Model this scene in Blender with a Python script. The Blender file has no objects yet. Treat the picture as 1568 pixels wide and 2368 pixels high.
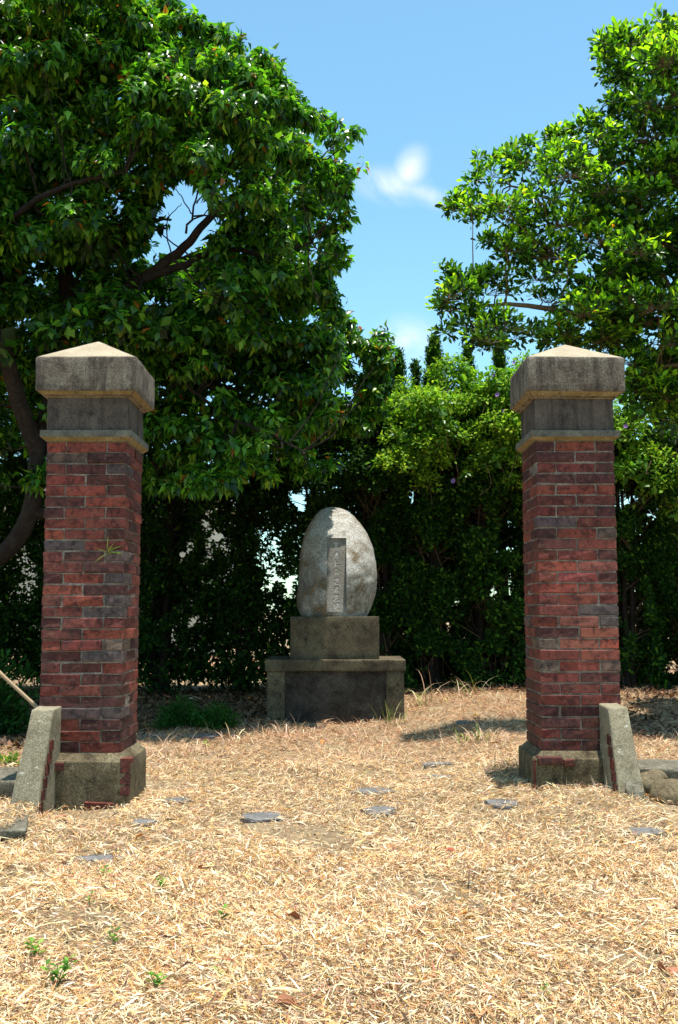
import bpy, bmesh, math, random
import numpy as np
from mathutils import Vector, Matrix, Euler

random.seed(11)
rng = np.random.default_rng(11)
scene = bpy.context.scene
C = scene.collection

# ------------------------------------------------------------------ camera
CAM_H, PITCH, FPX = 1.10, math.radians(5.59), 2320.0
cam_d = bpy.data.cameras.new("camera")
cam = bpy.data.objects.new("camera", cam_d)
C.objects.link(cam)
cam.location = (0, 0, CAM_H)
cam.rotation_euler = (math.pi / 2 + PITCH, 0, 0)
cam_d.sensor_fit = 'VERTICAL'
cam_d.sensor_height = 36.0
cam_d.lens = FPX / 2368 * 36.0
cam_d.clip_start = 0.05
cam_d.clip_end = 2000
scene.camera = cam

# ------------------------------------------------------------------ light
SUN_DIR = Vector((0.075, -0.063, 1.0)).normalized()      # towards the sun
SUN_EL = math.asin(SUN_DIR.z)
SUN_AZ = math.atan2(SUN_DIR.x, SUN_DIR.y)
world = bpy.data.worlds.new("World")
scene.world = world
world.use_nodes = True
wn, wl = world.node_tree.nodes, world.node_tree.links
for n in list(wn): wn.remove(n)
w_out = wn.new('ShaderNodeOutputWorld')
w_bg = wn.new('ShaderNodeBackground')
w_bg.inputs['Strength'].default_value = 0.135
sky = wn.new('ShaderNodeTexSky')
sky.sky_type = 'NISHITA'
sky.sun_disc = False
sky.sun_elevation = SUN_EL
sky.sun_rotation = SUN_AZ
sky.altitude = 0
sky.air_density = 1.0
sky.dust_density = 0.6
sky.ozone_density = 1.0
wtc = wn.new('ShaderNodeTexCoord')

def wmath(op, a, b=None):
    n = wn.new('ShaderNodeMath'); n.operation = op
    for i, x in enumerate((a, b)):
        if x is None: continue
        if isinstance(x, (int, float)): n.inputs[i].default_value = x
        else: wl.new(x, n.inputs[i])
    return n.outputs[0]

def dir_of(u, v):
    x, y = (u - 784) / FPX, (1184 - v) / FPX
    c, s = math.cos(PITCH), math.sin(PITCH)
    return Vector((x, c - y * s, s + y * c)).normalized()

wnoise = wn.new('ShaderNodeTexNoise')
wnoise.inputs['Scale'].default_value = 22
wnoise.inputs['Detail'].default_value = 6
wnoise.inputs['Distortion'].default_value = 0.6
wl.new(wtc.outputs['Generated'], wnoise.inputs['Vector'])
cloud_mask = None
for (u, v, su, sv, rot, amt) in ((905, 430, 100, 42, 0.15, 0.62), (948, 395, 42, 60, 0.5, 0.75), (985, 452, 85, 26, 0.35, 0.6),
                                 (935, 795, 95, 70, -0.2, 0.55), (905, 780, 55, 45, 0, 0.4)):
    d = dir_of(u, v)
    mp = wn.new('ShaderNodeMapping'); mp.vector_type = 'TEXTURE'
    mp.inputs['Location'].default_value = d
    mp.inputs['Rotation'].default_value = (0, rot, 0)
    mp.inputs['Scale'].default_value = (su / FPX, 1.0, sv / FPX)
    wl.new(wtc.outputs['Generated'], mp.inputs['Vector'])
    ln = wn.new('ShaderNodeVectorMath'); ln.operation = 'LENGTH'
    wl.new(mp.outputs[0], ln.inputs[0])
    r = wn.new('ShaderNodeMapRange'); r.interpolation_type = 'SMOOTHSTEP'
    r.inputs['From Min'].default_value = 1.15; r.inputs['From Max'].default_value = 0.0
    wl.new(ln.outputs['Value'], r.inputs['Value'])
    g = wmath('SUBTRACT', wnoise.outputs['Fac'], 0.30)
    g = wmath('MULTIPLY', g, 3.2)
    g = wmath('MAXIMUM', g, 0.0)
    g = wmath('MINIMUM', g, 1.0)
    m = wmath('MULTIPLY', wmath('MULTIPLY', r.outputs[0], g), amt)
    cloud_mask = m if cloud_mask is None else wmath('MAXIMUM', cloud_mask, m)
wmix = wn.new('ShaderNodeMix'); wmix.data_type = 'RGBA'
wl.new(cloud_mask, wmix.inputs['Factor'])
wgain = wn.new('ShaderNodeVectorMath'); wgain.operation = 'MULTIPLY'
wgain.inputs[1].default_value = (0.97, 1.33, 1.24)
wl.new(sky.outputs[0], wgain.inputs[0])
wl.new(wgain.outputs[0], wmix.inputs[6])
wmix.inputs[7].default_value = (6.2, 6.3, 6.7, 1)
wl.new(wmix.outputs[2], w_bg.inputs['Color'])
wl.new(w_bg.outputs[0], w_out.inputs[0])

sun_d = bpy.data.lights.new("sun", 'SUN')
sun_d.energy = 5.0
sun_d.angle = math.radians(0.53)
sun_d.color = (1.0, 0.955, 0.88)
sun = bpy.data.objects.new("sun", sun_d)
sun.rotation_euler = SUN_DIR.to_track_quat('Z', 'Y').to_euler()
sun.location = (0, 0, 20)
C.objects.link(sun)

scene.view_settings.view_transform = 'Standard'
scene.view_settings.look = 'None'
scene.view_settings.exposure = 0.6
scene.view_settings.gamma = 1.0
scene.view_settings.use_curve_mapping = False
scene.cycles.max_bounces = 6
scene.cycles.diffuse_bounces = 2
scene.cycles.transparent_max_bounces = 4

# ------------------------------------------------------------------ helpers
def P(u, v, Y):
    """point of the place on the vertical plane y = Y seen in direction (u, v)"""
    c, s = math.cos(PITCH), math.sin(PITCH)
    x, y = (u - 784) / FPX, (1184 - v) / FPX
    dy, dz = c - y * s, s + y * c
    t = Y / dy
    return (x * t, Y, CAM_H + dz * t)

def G(u, v, z=0.0):
    c, s = math.cos(PITCH), math.sin(PITCH)
    x, y = (u - 784) / FPX, (1184 - v) / FPX
    dy, dz = c - y * s, s + y * c
    t = (z - CAM_H) / dz
    return (x * t, dy * t)

def proj(p):
    p = np.atleast_2d(p)
    c, s = math.cos(PITCH), math.sin(PITCH)
    X, Y, Z = p[:, 0], p[:, 1], p[:, 2] - CAM_H
    d = Y * c + Z * s
    return 784 + FPX * X / d, 1184 - FPX * (-Y * s + Z * c) / d

def inpoly(u, v, poly):
    u = np.asarray(u); v = np.asarray(v)
    inside = np.zeros(u.shape, bool)
    n = len(poly)
    for i in range(n):
        x1, y1 = poly[i]; x2, y2 = poly[(i + 1) % n]
        cond = ((y1 > v) != (y2 > v))
        with np.errstate(divide='ignore', invalid='ignore'):
            xx = (x2 - x1) * (v - y1) / (y2 - y1 + 1e-12) + x1
        inside ^= cond & (u < xx)
    return inside

def sstep(x, a, b):
    t = np.clip((x - a) / (b - a), 0, 1)
    return t * t * (3 - 2 * t)

def gh(x, y):
    x = np.asarray(x, float); y = np.asarray(y, float)
    z = 0.085 * sstep(x, 0.5, 1.3) * sstep(y, 4.3, 5.6)
    z = z + 0.012 * np.sin(x * 2.3 + y * 1.1 + 1.0) + 0.010 * np.sin(x * 5.1 - y * 3.3) + 0.006 * np.sin(x * 9.7 + y * 7.9)
    z = z + 0.05 * sstep(x, -0.2, 1.2) * sstep(y, 9.3, 11.5)
    return z

def set_props(o, label=None, cat=None, group=None, kind=None):
    if label: o['label'] = label
    if cat: o['category'] = cat
    if group: o['group'] = group
    if kind: o['kind'] = kind
    return o

def empty(name, loc, label=None, cat=None, group=None, rotz=0.0):
    o = bpy.data.objects.new(name, None)
    o.empty_display_size = 0.1
    o.location = loc
    o.rotation_euler = (0, 0, rotz)
    C.objects.link(o)
    return set_props(o, label, cat, group)

def raw_mesh(name, V, faces, mats, smooth=False, col=None, matidx=None):
    """faces: list of index arrays (k, n) with n = 3 or 4"""
    me = bpy.data.meshes.new(name)
    V = np.asarray(V, np.float32)
    if not isinstance(faces, (list, tuple)): faces = [faces]
    faces = [np.asarray(f, np.int32) for f in faces if len(f)]
    loops = np.concatenate([f.ravel() for f in faces])
    tot = np.concatenate([np.full(len(f), f.shape[1], np.int32) for f in faces])
    start = np.concatenate([[0], np.cumsum(tot)[:-1]]).astype(np.int32)
    me.vertices.add(len(V)); me.loops.add(len(loops)); me.polygons.add(len(tot))
    me.vertices.foreach_set('co', V.ravel())
    me.loops.foreach_set('vertex_index', loops)
    me.polygons.foreach_set('loop_start', start)
    me.polygons.foreach_set('loop_total', tot)
    if smooth: me.polygons.foreach_set('use_smooth', np.ones(len(tot), bool))
    for m in (mats if isinstance(mats, (list, tuple)) else [mats]): me.materials.append(m)
    if matidx is not None: me.polygons.foreach_set('material_index', np.asarray(matidx, np.int32))
    if col is not None:
        a = me.attributes.new('leafcol', 'FLOAT_COLOR', 'POINT')
        c = np.ones((len(V), 4), np.float32); c[:, :3] = col
        a.data.foreach_set('color', c.ravel())
    me.update(calc_edges=True)
    return me

def link(name, me, parent=None, loc=None, rot=None):
    o = bpy.data.objects.new(name, me)
    if parent is not None: o.parent = parent
    if loc is not None: o.location = loc
    if rot is not None: o.rotation_euler = rot
    C.objects.link(o)
    return o

def mk(name, V, faces, mats, parent=None, **kw):
    """V in world space; a child keeps its origin at its parent's base"""
    V = np.array(V, float)
    if parent is not None:
        V = V - np.array(parent.location)
    return link(name, raw_mesh(name, V, faces, mats, **kw), parent)

def bm_obj(name, bm, mats, parent=None, smooth=False, local=False):
    me = bpy.data.meshes.new(name)
    if parent is not None and not local:
        bmesh.ops.translate(bm, verts=bm.verts, vec=-Vector(parent.location))
    bm.normal_update()
    bm.to_mesh(me); bm.free()
    for m in (mats if isinstance(mats, (list, tuple)) else [mats]): me.materials.append(m)
    if smooth:
        for p in me.polygons: p.use_smooth = True
    return link(name, me, parent)

def vnoise(p, s, seed=0.0):
    from mathutils import noise
    return noise.noise(Vector((p[0] * s + seed, p[1] * s - seed * 0.7, p[2] * s + seed * 1.3)))

def roughen(bm, amp, scale, seed=0.0):
    bm.normal_update()
    for v in bm.verts:
        n = vnoise(v.co, scale, seed) + 0.5 * vnoise(v.co, scale * 2.7, seed + 5)
        v.co += v.normal * n * amp

def hexa(bm, c, bevel=0.0, cuts=0, seg=2):
    """c: eight corners, bottom ring then top ring, counter-clockwise from above"""
    vs = [bm.verts.new(p) for p in c]
    fs = [(3, 2, 1, 0), (4, 5, 6, 7), (0, 1, 5, 4), (1, 2, 6, 5), (2, 3, 7, 6), (3, 0, 4, 7)]
    faces = [bm.faces.new([vs[i] for i in f]) for f in fs]
    if bevel:
        es = list({e for f in faces for e in f.edges})
        bmesh.ops.bevel(bm, geom=es, offset=bevel, segments=seg, profile=0.6, affect='EDGES')
    if cuts:
        bmesh.ops.subdivide_edges(bm, edges=[e for e in bm.edges if e.calc_length() > 0.03], cuts=cuts, use_grid_fill=True)
        bmesh.ops.subdivide_edges(bm, edges=[e for e in bm.edges if e.calc_length() > 0.12], cuts=1, use_grid_fill=True)
    return bm

def box_pts(x0, x1, y0, y1, z0, z1):
    return [(x0, y0, z0), (x1, y0, z0), (x1, y1, z0), (x0, y1, z0),
            (x0, y0, z1), (x1, y0, z1), (x1, y1, z1), (x0, y1, z1)]

def rbox(name, pts, mat, parent, bevel=0.008, cuts=3, amp=0.002, scale=9, seed=0.0, smooth=True):
    bm = bmesh.new()
    hexa(bm, pts, bevel, cuts)
    roughen(bm, amp, scale, seed)
    return bm_obj(name, bm, mat, parent, smooth)

def tube_arrays(paths, sides=6):
    """paths: list of (points (n,3), radii (n,))"""
    VV, FF, base = [], [], 0
    for pts, rad in paths:
        pts = np.asarray(pts, float); n = len(pts)
        tan = np.gradient(pts, axis=0)
        tan /= np.linalg.norm(tan, axis=1)[:, None] + 1e-9
        ref = np.array([0.31, 0.87, 0.12])
        a = np.cross(tan, ref); a /= np.linalg.norm(a, axis=1)[:, None] + 1e-9
        b = np.cross(tan, a)
        ang = np.arange(sides) * 2 * math.pi / sides
        ring = pts[:, None, :] + np.asarray(rad)[:, None, None] * (
            np.cos(ang)[None, :, None] * a[:, None, :] + np.sin(ang)[None, :, None] * b[:, None, :])
        VV.append(ring.reshape(-1, 3))
        i = np.arange(n - 1)[:, None] * sides; k = np.arange(sides)[None, :]; k2 = (k + 1) % sides
        q = np.stack([i + k, i + k2, i + sides + k2, i + sides + k], -1).reshape(-1, 4) + base
        FF.append(q); base += n * sides
    return np.concatenate(VV), np.concatenate(FF)

def smooth_path(pts, n, wob=0.0):
    pts = np.asarray(pts, float)
    t = np.linspace(0, len(pts) - 1, n)
    out = np.zeros((n, 3)); m = len(pts)
    for j, x in enumerate(t):
        i = min(int(x), m - 2); f = x - i
        p0, p1, p2, p3 = pts[max(i - 1, 0)], pts[i], pts[i + 1], pts[min(i + 2, m - 1)]
        out[j] = 0.5 * ((2 * p1) + (-p0 + p2) * f + (2 * p0 - 5 * p1 + 4 * p2 - p3) * f * f + (-p0 + 3 * p1 - 3 * p2 + p3) * f ** 3)
    if wob: out[1:-1] += rng.normal(0, wob, (n - 2, 3))
    return out

# ------------------------------------------------------------------ materials
def new_mat(name):
    m = bpy.data.materials.new(name); m.use_nodes = True
    nt = m.node_tree
    b = nt.nodes['Principled BSDF']
    return m, nt, b

def N(nt, t, **kw):
    n = nt.nodes.new(t)
    for k, v in kw.items():
        if k in n.inputs: n.inputs[k].default_value = v
        else: setattr(n, k, v)
    return n

def ramp(nt, src, stops):
    r = nt.nodes.new('ShaderNodeValToRGB')
    e = r.color_ramp.elements
    while len(e) < len(stops): e.new(0.5)
    for el, (p, c) in zip(e, stops):
        el.position = p
        el.color = (c, c, c, 1) if isinstance(c, (int, float)) else (*c, 1)
    nt.links.new(src, r.inputs[0])
    return r.outputs[0]

def noise_n(nt, scale, detail=5, rough=0.6, vec=None, dist=0.0):
    n = N(nt, 'ShaderNodeTexNoise', Scale=scale, Detail=detail, Roughness=rough, Distortion=dist)
    if vec is not None: nt.links.new(vec, n.inputs['Vector'])
    return n.outputs['Fac']

def mixc(nt, f, a, b, mode='MIX'):
    m = nt.nodes.new('ShaderNodeMix'); m.data_type = 'RGBA'; m.blend_type = mode
    for sock, x in ((m.inputs[0], f), (m.inputs[6], a), (m.inputs[7], b)):
        if isinstance(x, (int, float)): sock.default_value = x
        elif isinstance(x, tuple): sock.default_value = (*x, 1)
        else: nt.links.new(x, sock)
    return m.outputs[2]

def geo_vec(nt, scale=(1, 1, 1)):
    g = nt.nodes.new('ShaderNodeNewGeometry')
    mp = nt.nodes.new('ShaderNodeMapping'); mp.inputs['Scale'].default_value = scale
    nt.links.new(g.outputs['Position'], mp.inputs['Vector'])
    return mp.outputs[0]

def rock_mat(name, base, dark, light, grain=160, stain=5, streak=True, bump=0.35, dark_amt=0.55, lichen=None, rough=0.92, dist=0.012):
    m, nt, b = new_mat(name)
    pos = geo_vec(nt)
    c = mixc(nt, ramp(nt, noise_n(nt, stain, 6, 0.7, pos, 0.3), [(0.38, 0.0), (0.62, 1.0)]), base, light)
    if streak:
        sv = geo_vec(nt, (14, 14, 1.3))
        c = mixc(nt, ramp(nt, noise_n(nt, 1.0, 6, 0.7, sv), [(0.47, 0.0), (0.68, dark_amt)]), c, dark)
    blot = noise_n(nt, stain * 2.1, 8, 0.75, pos, 0.5)
    c = mixc(nt, ramp(nt, blot, [(0.5, 0.0), (0.66, dark_amt)]), c, dark)
    gr = noise_n(nt, grain, 3, 0.75, pos)
    c = mixc(nt, ramp(nt, gr, [(0.35, 0.75), (0.62, 0.0)]), c, dark)
    c = mixc(nt, ramp(nt, noise_n(nt, grain * 0.6, 2, 0.8, pos), [(0.62, 0.0), (0.72, 0.7)]), c, light)
    if lichen:
        c = mixc(nt, ramp(nt, noise_n(nt, 22, 3, 0.6, pos), [(0.64, 0.0), (0.69, 0.75)]), c, lichen)
    nt.links.new(c, b.inputs['Base Color'])
    b.inputs['Roughness'].default_value = rough
    b.inputs['Specular IOR Level'].default_value = 0.25
    bp = N(nt, 'ShaderNodeBump', Strength=bump, Distance=dist)
    h = mixc(nt, 0.5, gr, noise_n(nt, 30, 5, 0.7, pos))
    nt.links.new(h, bp.inputs['Height'])
    nt.links.new(bp.outputs[0], b.inputs['Normal'])
    return m

M = {}
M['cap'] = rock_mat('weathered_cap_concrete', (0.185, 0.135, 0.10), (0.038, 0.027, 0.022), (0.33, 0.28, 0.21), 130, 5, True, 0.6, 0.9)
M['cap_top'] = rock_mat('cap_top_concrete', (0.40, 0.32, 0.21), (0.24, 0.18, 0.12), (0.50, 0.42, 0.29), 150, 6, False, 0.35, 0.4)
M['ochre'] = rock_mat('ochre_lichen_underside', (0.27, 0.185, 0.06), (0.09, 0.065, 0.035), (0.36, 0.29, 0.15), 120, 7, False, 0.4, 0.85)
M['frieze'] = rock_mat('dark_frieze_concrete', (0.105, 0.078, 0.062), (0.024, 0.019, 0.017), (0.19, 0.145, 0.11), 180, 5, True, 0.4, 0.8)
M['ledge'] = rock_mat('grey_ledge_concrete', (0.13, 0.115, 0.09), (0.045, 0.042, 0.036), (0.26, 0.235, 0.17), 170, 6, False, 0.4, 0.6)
M['base'] = rock_mat('mossy_base_render', (0.105, 0.076, 0.040), (0.025, 0.018, 0.010), (0.24, 0.195, 0.11), 100, 6, False, 0.7, 0.85)
M['buttress'] = rock_mat('lichened_buttress_concrete', (0.30, 0.255, 0.165), (0.10, 0.08, 0.045), (0.39, 0.34, 0.23), 110, 6, False, 0.5, 0.65, (0.55, 0.53, 0.42))
M['plinth'] = rock_mat('exposed_aggregate_plinth', (0.095, 0.07, 0.042), (0.018, 0.013, 0.009), (0.20, 0.16, 0.09), 90, 3.5, False, 0.9, 0.85)
M['plinth_dark'] = rock_mat('dark_recessed_panel', (0.035, 0.025, 0.017), (0.012, 0.009, 0.007), (0.11, 0.09, 0.07), 90, 3.5, False, 0.7, 0.6)  # panels between the corner posts, darker than the rest of the plinth
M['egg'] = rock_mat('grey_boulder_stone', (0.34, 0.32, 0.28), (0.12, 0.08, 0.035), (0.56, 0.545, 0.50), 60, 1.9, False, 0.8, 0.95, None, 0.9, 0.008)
M['inscr'] = rock_mat('chiselled_panel_stone', (0.25, 0.23, 0.195), (0.11, 0.09, 0.06), (0.34, 0.32, 0.28), 110, 6, False, 0.6, 0.4)
M['slate'] = rock_mat('blue_grey_slate', (0.155, 0.148, 0.14), (0.07, 0.065, 0.06), (0.23, 0.222, 0.21), 70, 7, False, 0.3, 0.35)
M['boulder'] = rock_mat('tan_boulder_stone', (0.15, 0.108, 0.058), (0.05, 0.035, 0.02), (0.22, 0.175, 0.10), 60, 6, False, 0.4, 0.5)
M['rubble'] = rock_mat('rubble_concrete', (0.15, 0.135, 0.095), (0.045, 0.038, 0.025), (0.25, 0.225, 0.165), 60, 7, False, 0.9, 0.6)
M['mortar'] = rock_mat('lime_mortar', (0.17, 0.125, 0.095), (0.05, 0.035, 0.028), (0.42, 0.36, 0.29), 150, 8, False, 0.6, 0.8)
M['bark'] = rock_mat('dark_tree_bark', (0.022, 0.014, 0.010), (0.009, 0.006, 0.005), (0.05, 0.033, 0.023), 60, 10, True, 0.9, 0.6)
M['bark_light'] = rock_mat('brown_branch_bark', (0.20, 0.12, 0.065), (0.07, 0.04, 0.025), (0.30, 0.20, 0.12), 60, 10, True, 0.7, 0.5)
M['plaster'] = rock_mat('cream_plaster', (0.62, 0.57, 0.46), (0.40, 0.35, 0.27), (0.70, 0.65, 0.55), 30, 0.6, True, 0.2, 0.35)

def stain_and_shade_egg(m):
    # rust-brown staining on left and foot, with the left half's shade painted in
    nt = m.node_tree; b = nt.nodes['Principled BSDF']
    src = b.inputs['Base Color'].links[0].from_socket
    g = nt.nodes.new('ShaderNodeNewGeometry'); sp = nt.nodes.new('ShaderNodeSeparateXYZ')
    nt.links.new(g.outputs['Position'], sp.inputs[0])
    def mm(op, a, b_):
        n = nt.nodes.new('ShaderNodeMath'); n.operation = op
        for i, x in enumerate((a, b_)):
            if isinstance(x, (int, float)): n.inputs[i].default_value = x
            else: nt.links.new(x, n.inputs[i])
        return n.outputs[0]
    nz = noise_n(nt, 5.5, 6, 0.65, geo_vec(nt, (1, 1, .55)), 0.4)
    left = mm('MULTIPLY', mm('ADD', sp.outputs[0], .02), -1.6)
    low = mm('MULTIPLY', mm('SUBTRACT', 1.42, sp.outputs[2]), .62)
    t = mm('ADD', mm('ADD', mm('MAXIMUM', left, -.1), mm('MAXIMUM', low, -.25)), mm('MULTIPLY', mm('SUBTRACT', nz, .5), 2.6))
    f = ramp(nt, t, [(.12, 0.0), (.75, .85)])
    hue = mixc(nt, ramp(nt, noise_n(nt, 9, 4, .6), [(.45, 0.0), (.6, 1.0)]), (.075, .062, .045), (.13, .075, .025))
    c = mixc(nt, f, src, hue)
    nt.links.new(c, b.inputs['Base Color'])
stain_and_shade_egg(M['egg'])
def brick_mat():
    m, nt, b = new_mat('fired_red_brick')
    pos = geo_vec(nt)
    oi = nt.nodes.new('ShaderNodeObjectInfo')
    c = oi.outputs['Color']
    n1 = noise_n(nt, 22, 7, 0.7, pos, 0.6)
    dk = mixc(nt, 1.0, c, (0.24, 0.20, 0.22), 'MULTIPLY')
    c1 = mixc(nt, ramp(nt, n1, [(0.45, 0.0), (0.60, 0.9)]), c, dk)
    lt = mixc(nt, 0.5, c, (0.42, 0.22, 0.15))
    c1 = mixc(nt, ramp(nt, noise_n(nt, 34, 5, 0.7, pos), [(0.52, 0.0), (0.7, 0.55)]), c1, lt)
    gr = noise_n(nt, 230, 3, 0.8, pos)
    c1 = mixc(nt, ramp(nt, gr, [(0.35, 0.6), (0.55, 0.0)]), c1, dk)
    c1 = mixc(nt, ramp(nt, noise_n(nt, 120, 2, 0.8, pos), [(0.69, 0.0), (0.74, 0.55)]), c1, (0.45, 0.40, 0.34))
    soot = noise_n(nt, 5.0, 7, 0.72, geo_vec(nt, (1, 1, .6)), 0.5)
    c1 = mixc(nt, ramp(nt, soot, [(0.54, 0.0), (0.68, 0.5)]), c1, (0.030, 0.018, 0.016))
    salt = noise_n(nt, 16, 8, 0.8, pos, 0.8)
    c1 = mixc(nt, ramp(nt, salt, [(0.62, 0.0), (0.72, 0.5)]), c1, (0.36, 0.29, 0.25))
    nt.links.new(c1, b.inputs['Base Color'])
    b.inputs['Roughness'].default_value = 0.72
    b.inputs['Specular IOR Level'].default_value = 0.35
    bp = N(nt, 'ShaderNodeBump', Strength=0.8, Distance=0.009)
    nt.links.new(mixc(nt, 0.45, gr, noise_n(nt, 45, 6, 0.75, pos)), bp.inputs['Height'])
    nt.links.new(bp.outputs[0], b.inputs['Normal'])
    return m
M['brick'] = brick_mat()

def leaf_mat(name, rough=0.38, trans=0.38, tint=(1.5, 1.55, 0.7), spec=0.5):
    m, nt, b = new_mat(name)
    a = nt.nodes.new('ShaderNodeAttribute'); a.attribute_name = 'leafcol'
    c = a.outputs['Color']
    nt.links.new(c, b.inputs['Base Color'])
    b.inputs['Roughness'].default_value = rough
    b.inputs['Specular IOR Level'].default_value = spec
    tr = nt.nodes.new('ShaderNodeBsdfTranslucent')
    tc = mixc(nt, 1.0, c, tint, 'MULTIPLY')
    nt.links.new(tc, tr.inputs['Color'])
    mx = nt.nodes.new('ShaderNodeMixShader'); mx.inputs[0].default_value = trans
    nt.links.new(b.outputs[0], mx.inputs[1]); nt.links.new(tr.outputs[0], mx.inputs[2])
    nt.links.new(mx.outputs[0], nt.nodes['Material Output'].inputs[0])
    return m
M['leaf'] = leaf_mat('glossy_green_leaf', 0.27, 0.45, (2.2, 2.5, 0.6), 0.34)
M['leaf_fig'] = leaf_mat('fig_leaf', 0.32, 0.45, (1.9, 1.9, 0.5), 0.3)
M['leaf_hedge'] = leaf_mat('hedge_leaf', 0.6, 0.36, (1.7, 1.8, 0.6), 0.12)
M['straw'] = leaf_mat('dry_straw', 0.75, 0.10, (1.05, 0.95, 0.8), 0.2)
M['petal'] = leaf_mat('violet_petal', 0.6, 0.4, (1.1, 1.0, 1.1), 0.2)

def soil_mat():
    m, nt, b = new_mat('dry_sandy_soil')
    pos = geo_vec(nt)
    c = mixc(nt, ramp(nt, noise_n(nt, 2.2, 7, 0.7, pos), [(0.38, 0.0), (0.62, 1.0)]), (0.42, 0.31, 0.18), (0.30, 0.21, 0.12))
    c = mixc(nt, ramp(nt, noise_n(nt, 40, 6, 0.8, pos), [(0.45, 0.0), (0.65, 0.8)]), c, (0.15, 0.095, 0.055))
    c = mixc(nt, ramp(nt, noise_n(nt, 95, 3, 0.8, pos), [(0.56, 0.0), (0.66, 0.8)]), c, (0.46, 0.36, 0.22))
    nt.links.new(c, b.inputs['Base Color'])
    b.inputs['Roughness'].default_value = 0.95
    b.inputs['Specular IOR Level'].default_value = 0.1
    bp = N(nt, 'ShaderNodeBump', Strength=0.9, Distance=0.02)
    nt.links.new(noise_n(nt, 55, 6, 0.8, pos), bp.inputs['Height'])
    nt.links.new(bp.outputs[0], b.inputs['Normal'])
    return m
M['soil'] = soil_mat()

# ------------------------------------------------------------------ ground
def axis(lo, hi, step, far_lo, far_hi):
    mid = list(np.arange(lo, hi + 1e-6, step))
    a, s, x = [], step, lo
    while x > far_lo: s *= 1.35; x -= s; a.append(x)
    b, s, x = [], step, hi
    while x < far_hi: s *= 1.35; x += s; b.append(x)
    return np.array(a[::-1] + mid + b)
gx = axis(-6, 6, 0.075, -500, 500); gy = axis(1.0, 15, 0.075, -300, 900)
XX, YY = np.meshgrid(gx, gy)
ZZ = gh(XX, YY)
near = (np.abs(XX) < 6.5) & (YY > 0) & (YY < 15.5)
ZZ = ZZ + near * rng.normal(0, 0.0035, ZZ.shape)
V = np.stack([XX, YY, ZZ], -1).reshape(-1, 3)
ny, nx = XX.shape
i = (np.arange(ny - 1)[:, None] * nx + np.arange(nx - 1)[None, :]).ravel()
F = np.stack([i, i + 1, i + nx + 1, i + nx], -1)
set_props(link('ground', raw_mesh('ground', V, [F], M['soil'], smooth=True)), kind='structure')

# ------------------------------------------------------------------ gate pillars
def brick_variants(n=12):
    out = []
    for k in range(n):
        bm = bmesh.new()
        a, d, h = 0.1163, 0.0560, 0.0291
        hexa(bm, box_pts(-a, a, -d, d, -h, h), 0.0045, 0, 1)
        for v in bm.verts:
            v.co += Vector([random.gauss(0, 0.0017) for _ in range(3)])
        if k % 3 == 0:      # a chipped corner
            vs = sorted(bm.verts, key=lambda v: -(v.co.x * random.choice((1, -1)) * 1.0 + v.co.z + -v.co.y))[:3]
            for v in vs: v.co *= 0.985
        me = bpy.data.meshes.new('brick'); bm.to_mesh(me); bm.free()
        me.materials.append(M['brick'])
        out.append(me)
    return out
BRICKS = brick_variants()
RED = [(0.26, 0.050, 0.030), (0.22, 0.042, 0.027), (0.19, 0.038, 0.026), (0.32, 0.066, 0.036), (0.24, 0.055, 0.036)]
DARK = [(0.095, 0.024, 0.019), (0.115, 0.029, 0.020), (0.135, 0.034, 0.024), (0.11, 0.029, 0.024)]
GREY = [(0.125, 0.080, 0.070), (0.16, 0.095, 0.070), (0.11, 0.070, 0.062)]

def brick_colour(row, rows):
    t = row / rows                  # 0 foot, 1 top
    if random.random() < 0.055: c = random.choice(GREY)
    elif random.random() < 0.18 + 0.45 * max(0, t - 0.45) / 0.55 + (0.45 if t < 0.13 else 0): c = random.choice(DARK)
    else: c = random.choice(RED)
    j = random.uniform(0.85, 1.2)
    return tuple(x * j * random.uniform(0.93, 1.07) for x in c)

def add_brick(parent, loc, rz, colour, name='brick', scale=None, tilt=0.004):
    o = link(name, random.choice(BRICKS), parent,
             loc, (random.gauss(0, tilt), random.gauss(0, tilt), rz + random.gauss(0, tilt)))
    if scale: o.scale = scale
    if scale: colour = tuple(c_ * .62 for c_ in colour)
    o.color = (*colour, 1)
    return o

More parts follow.
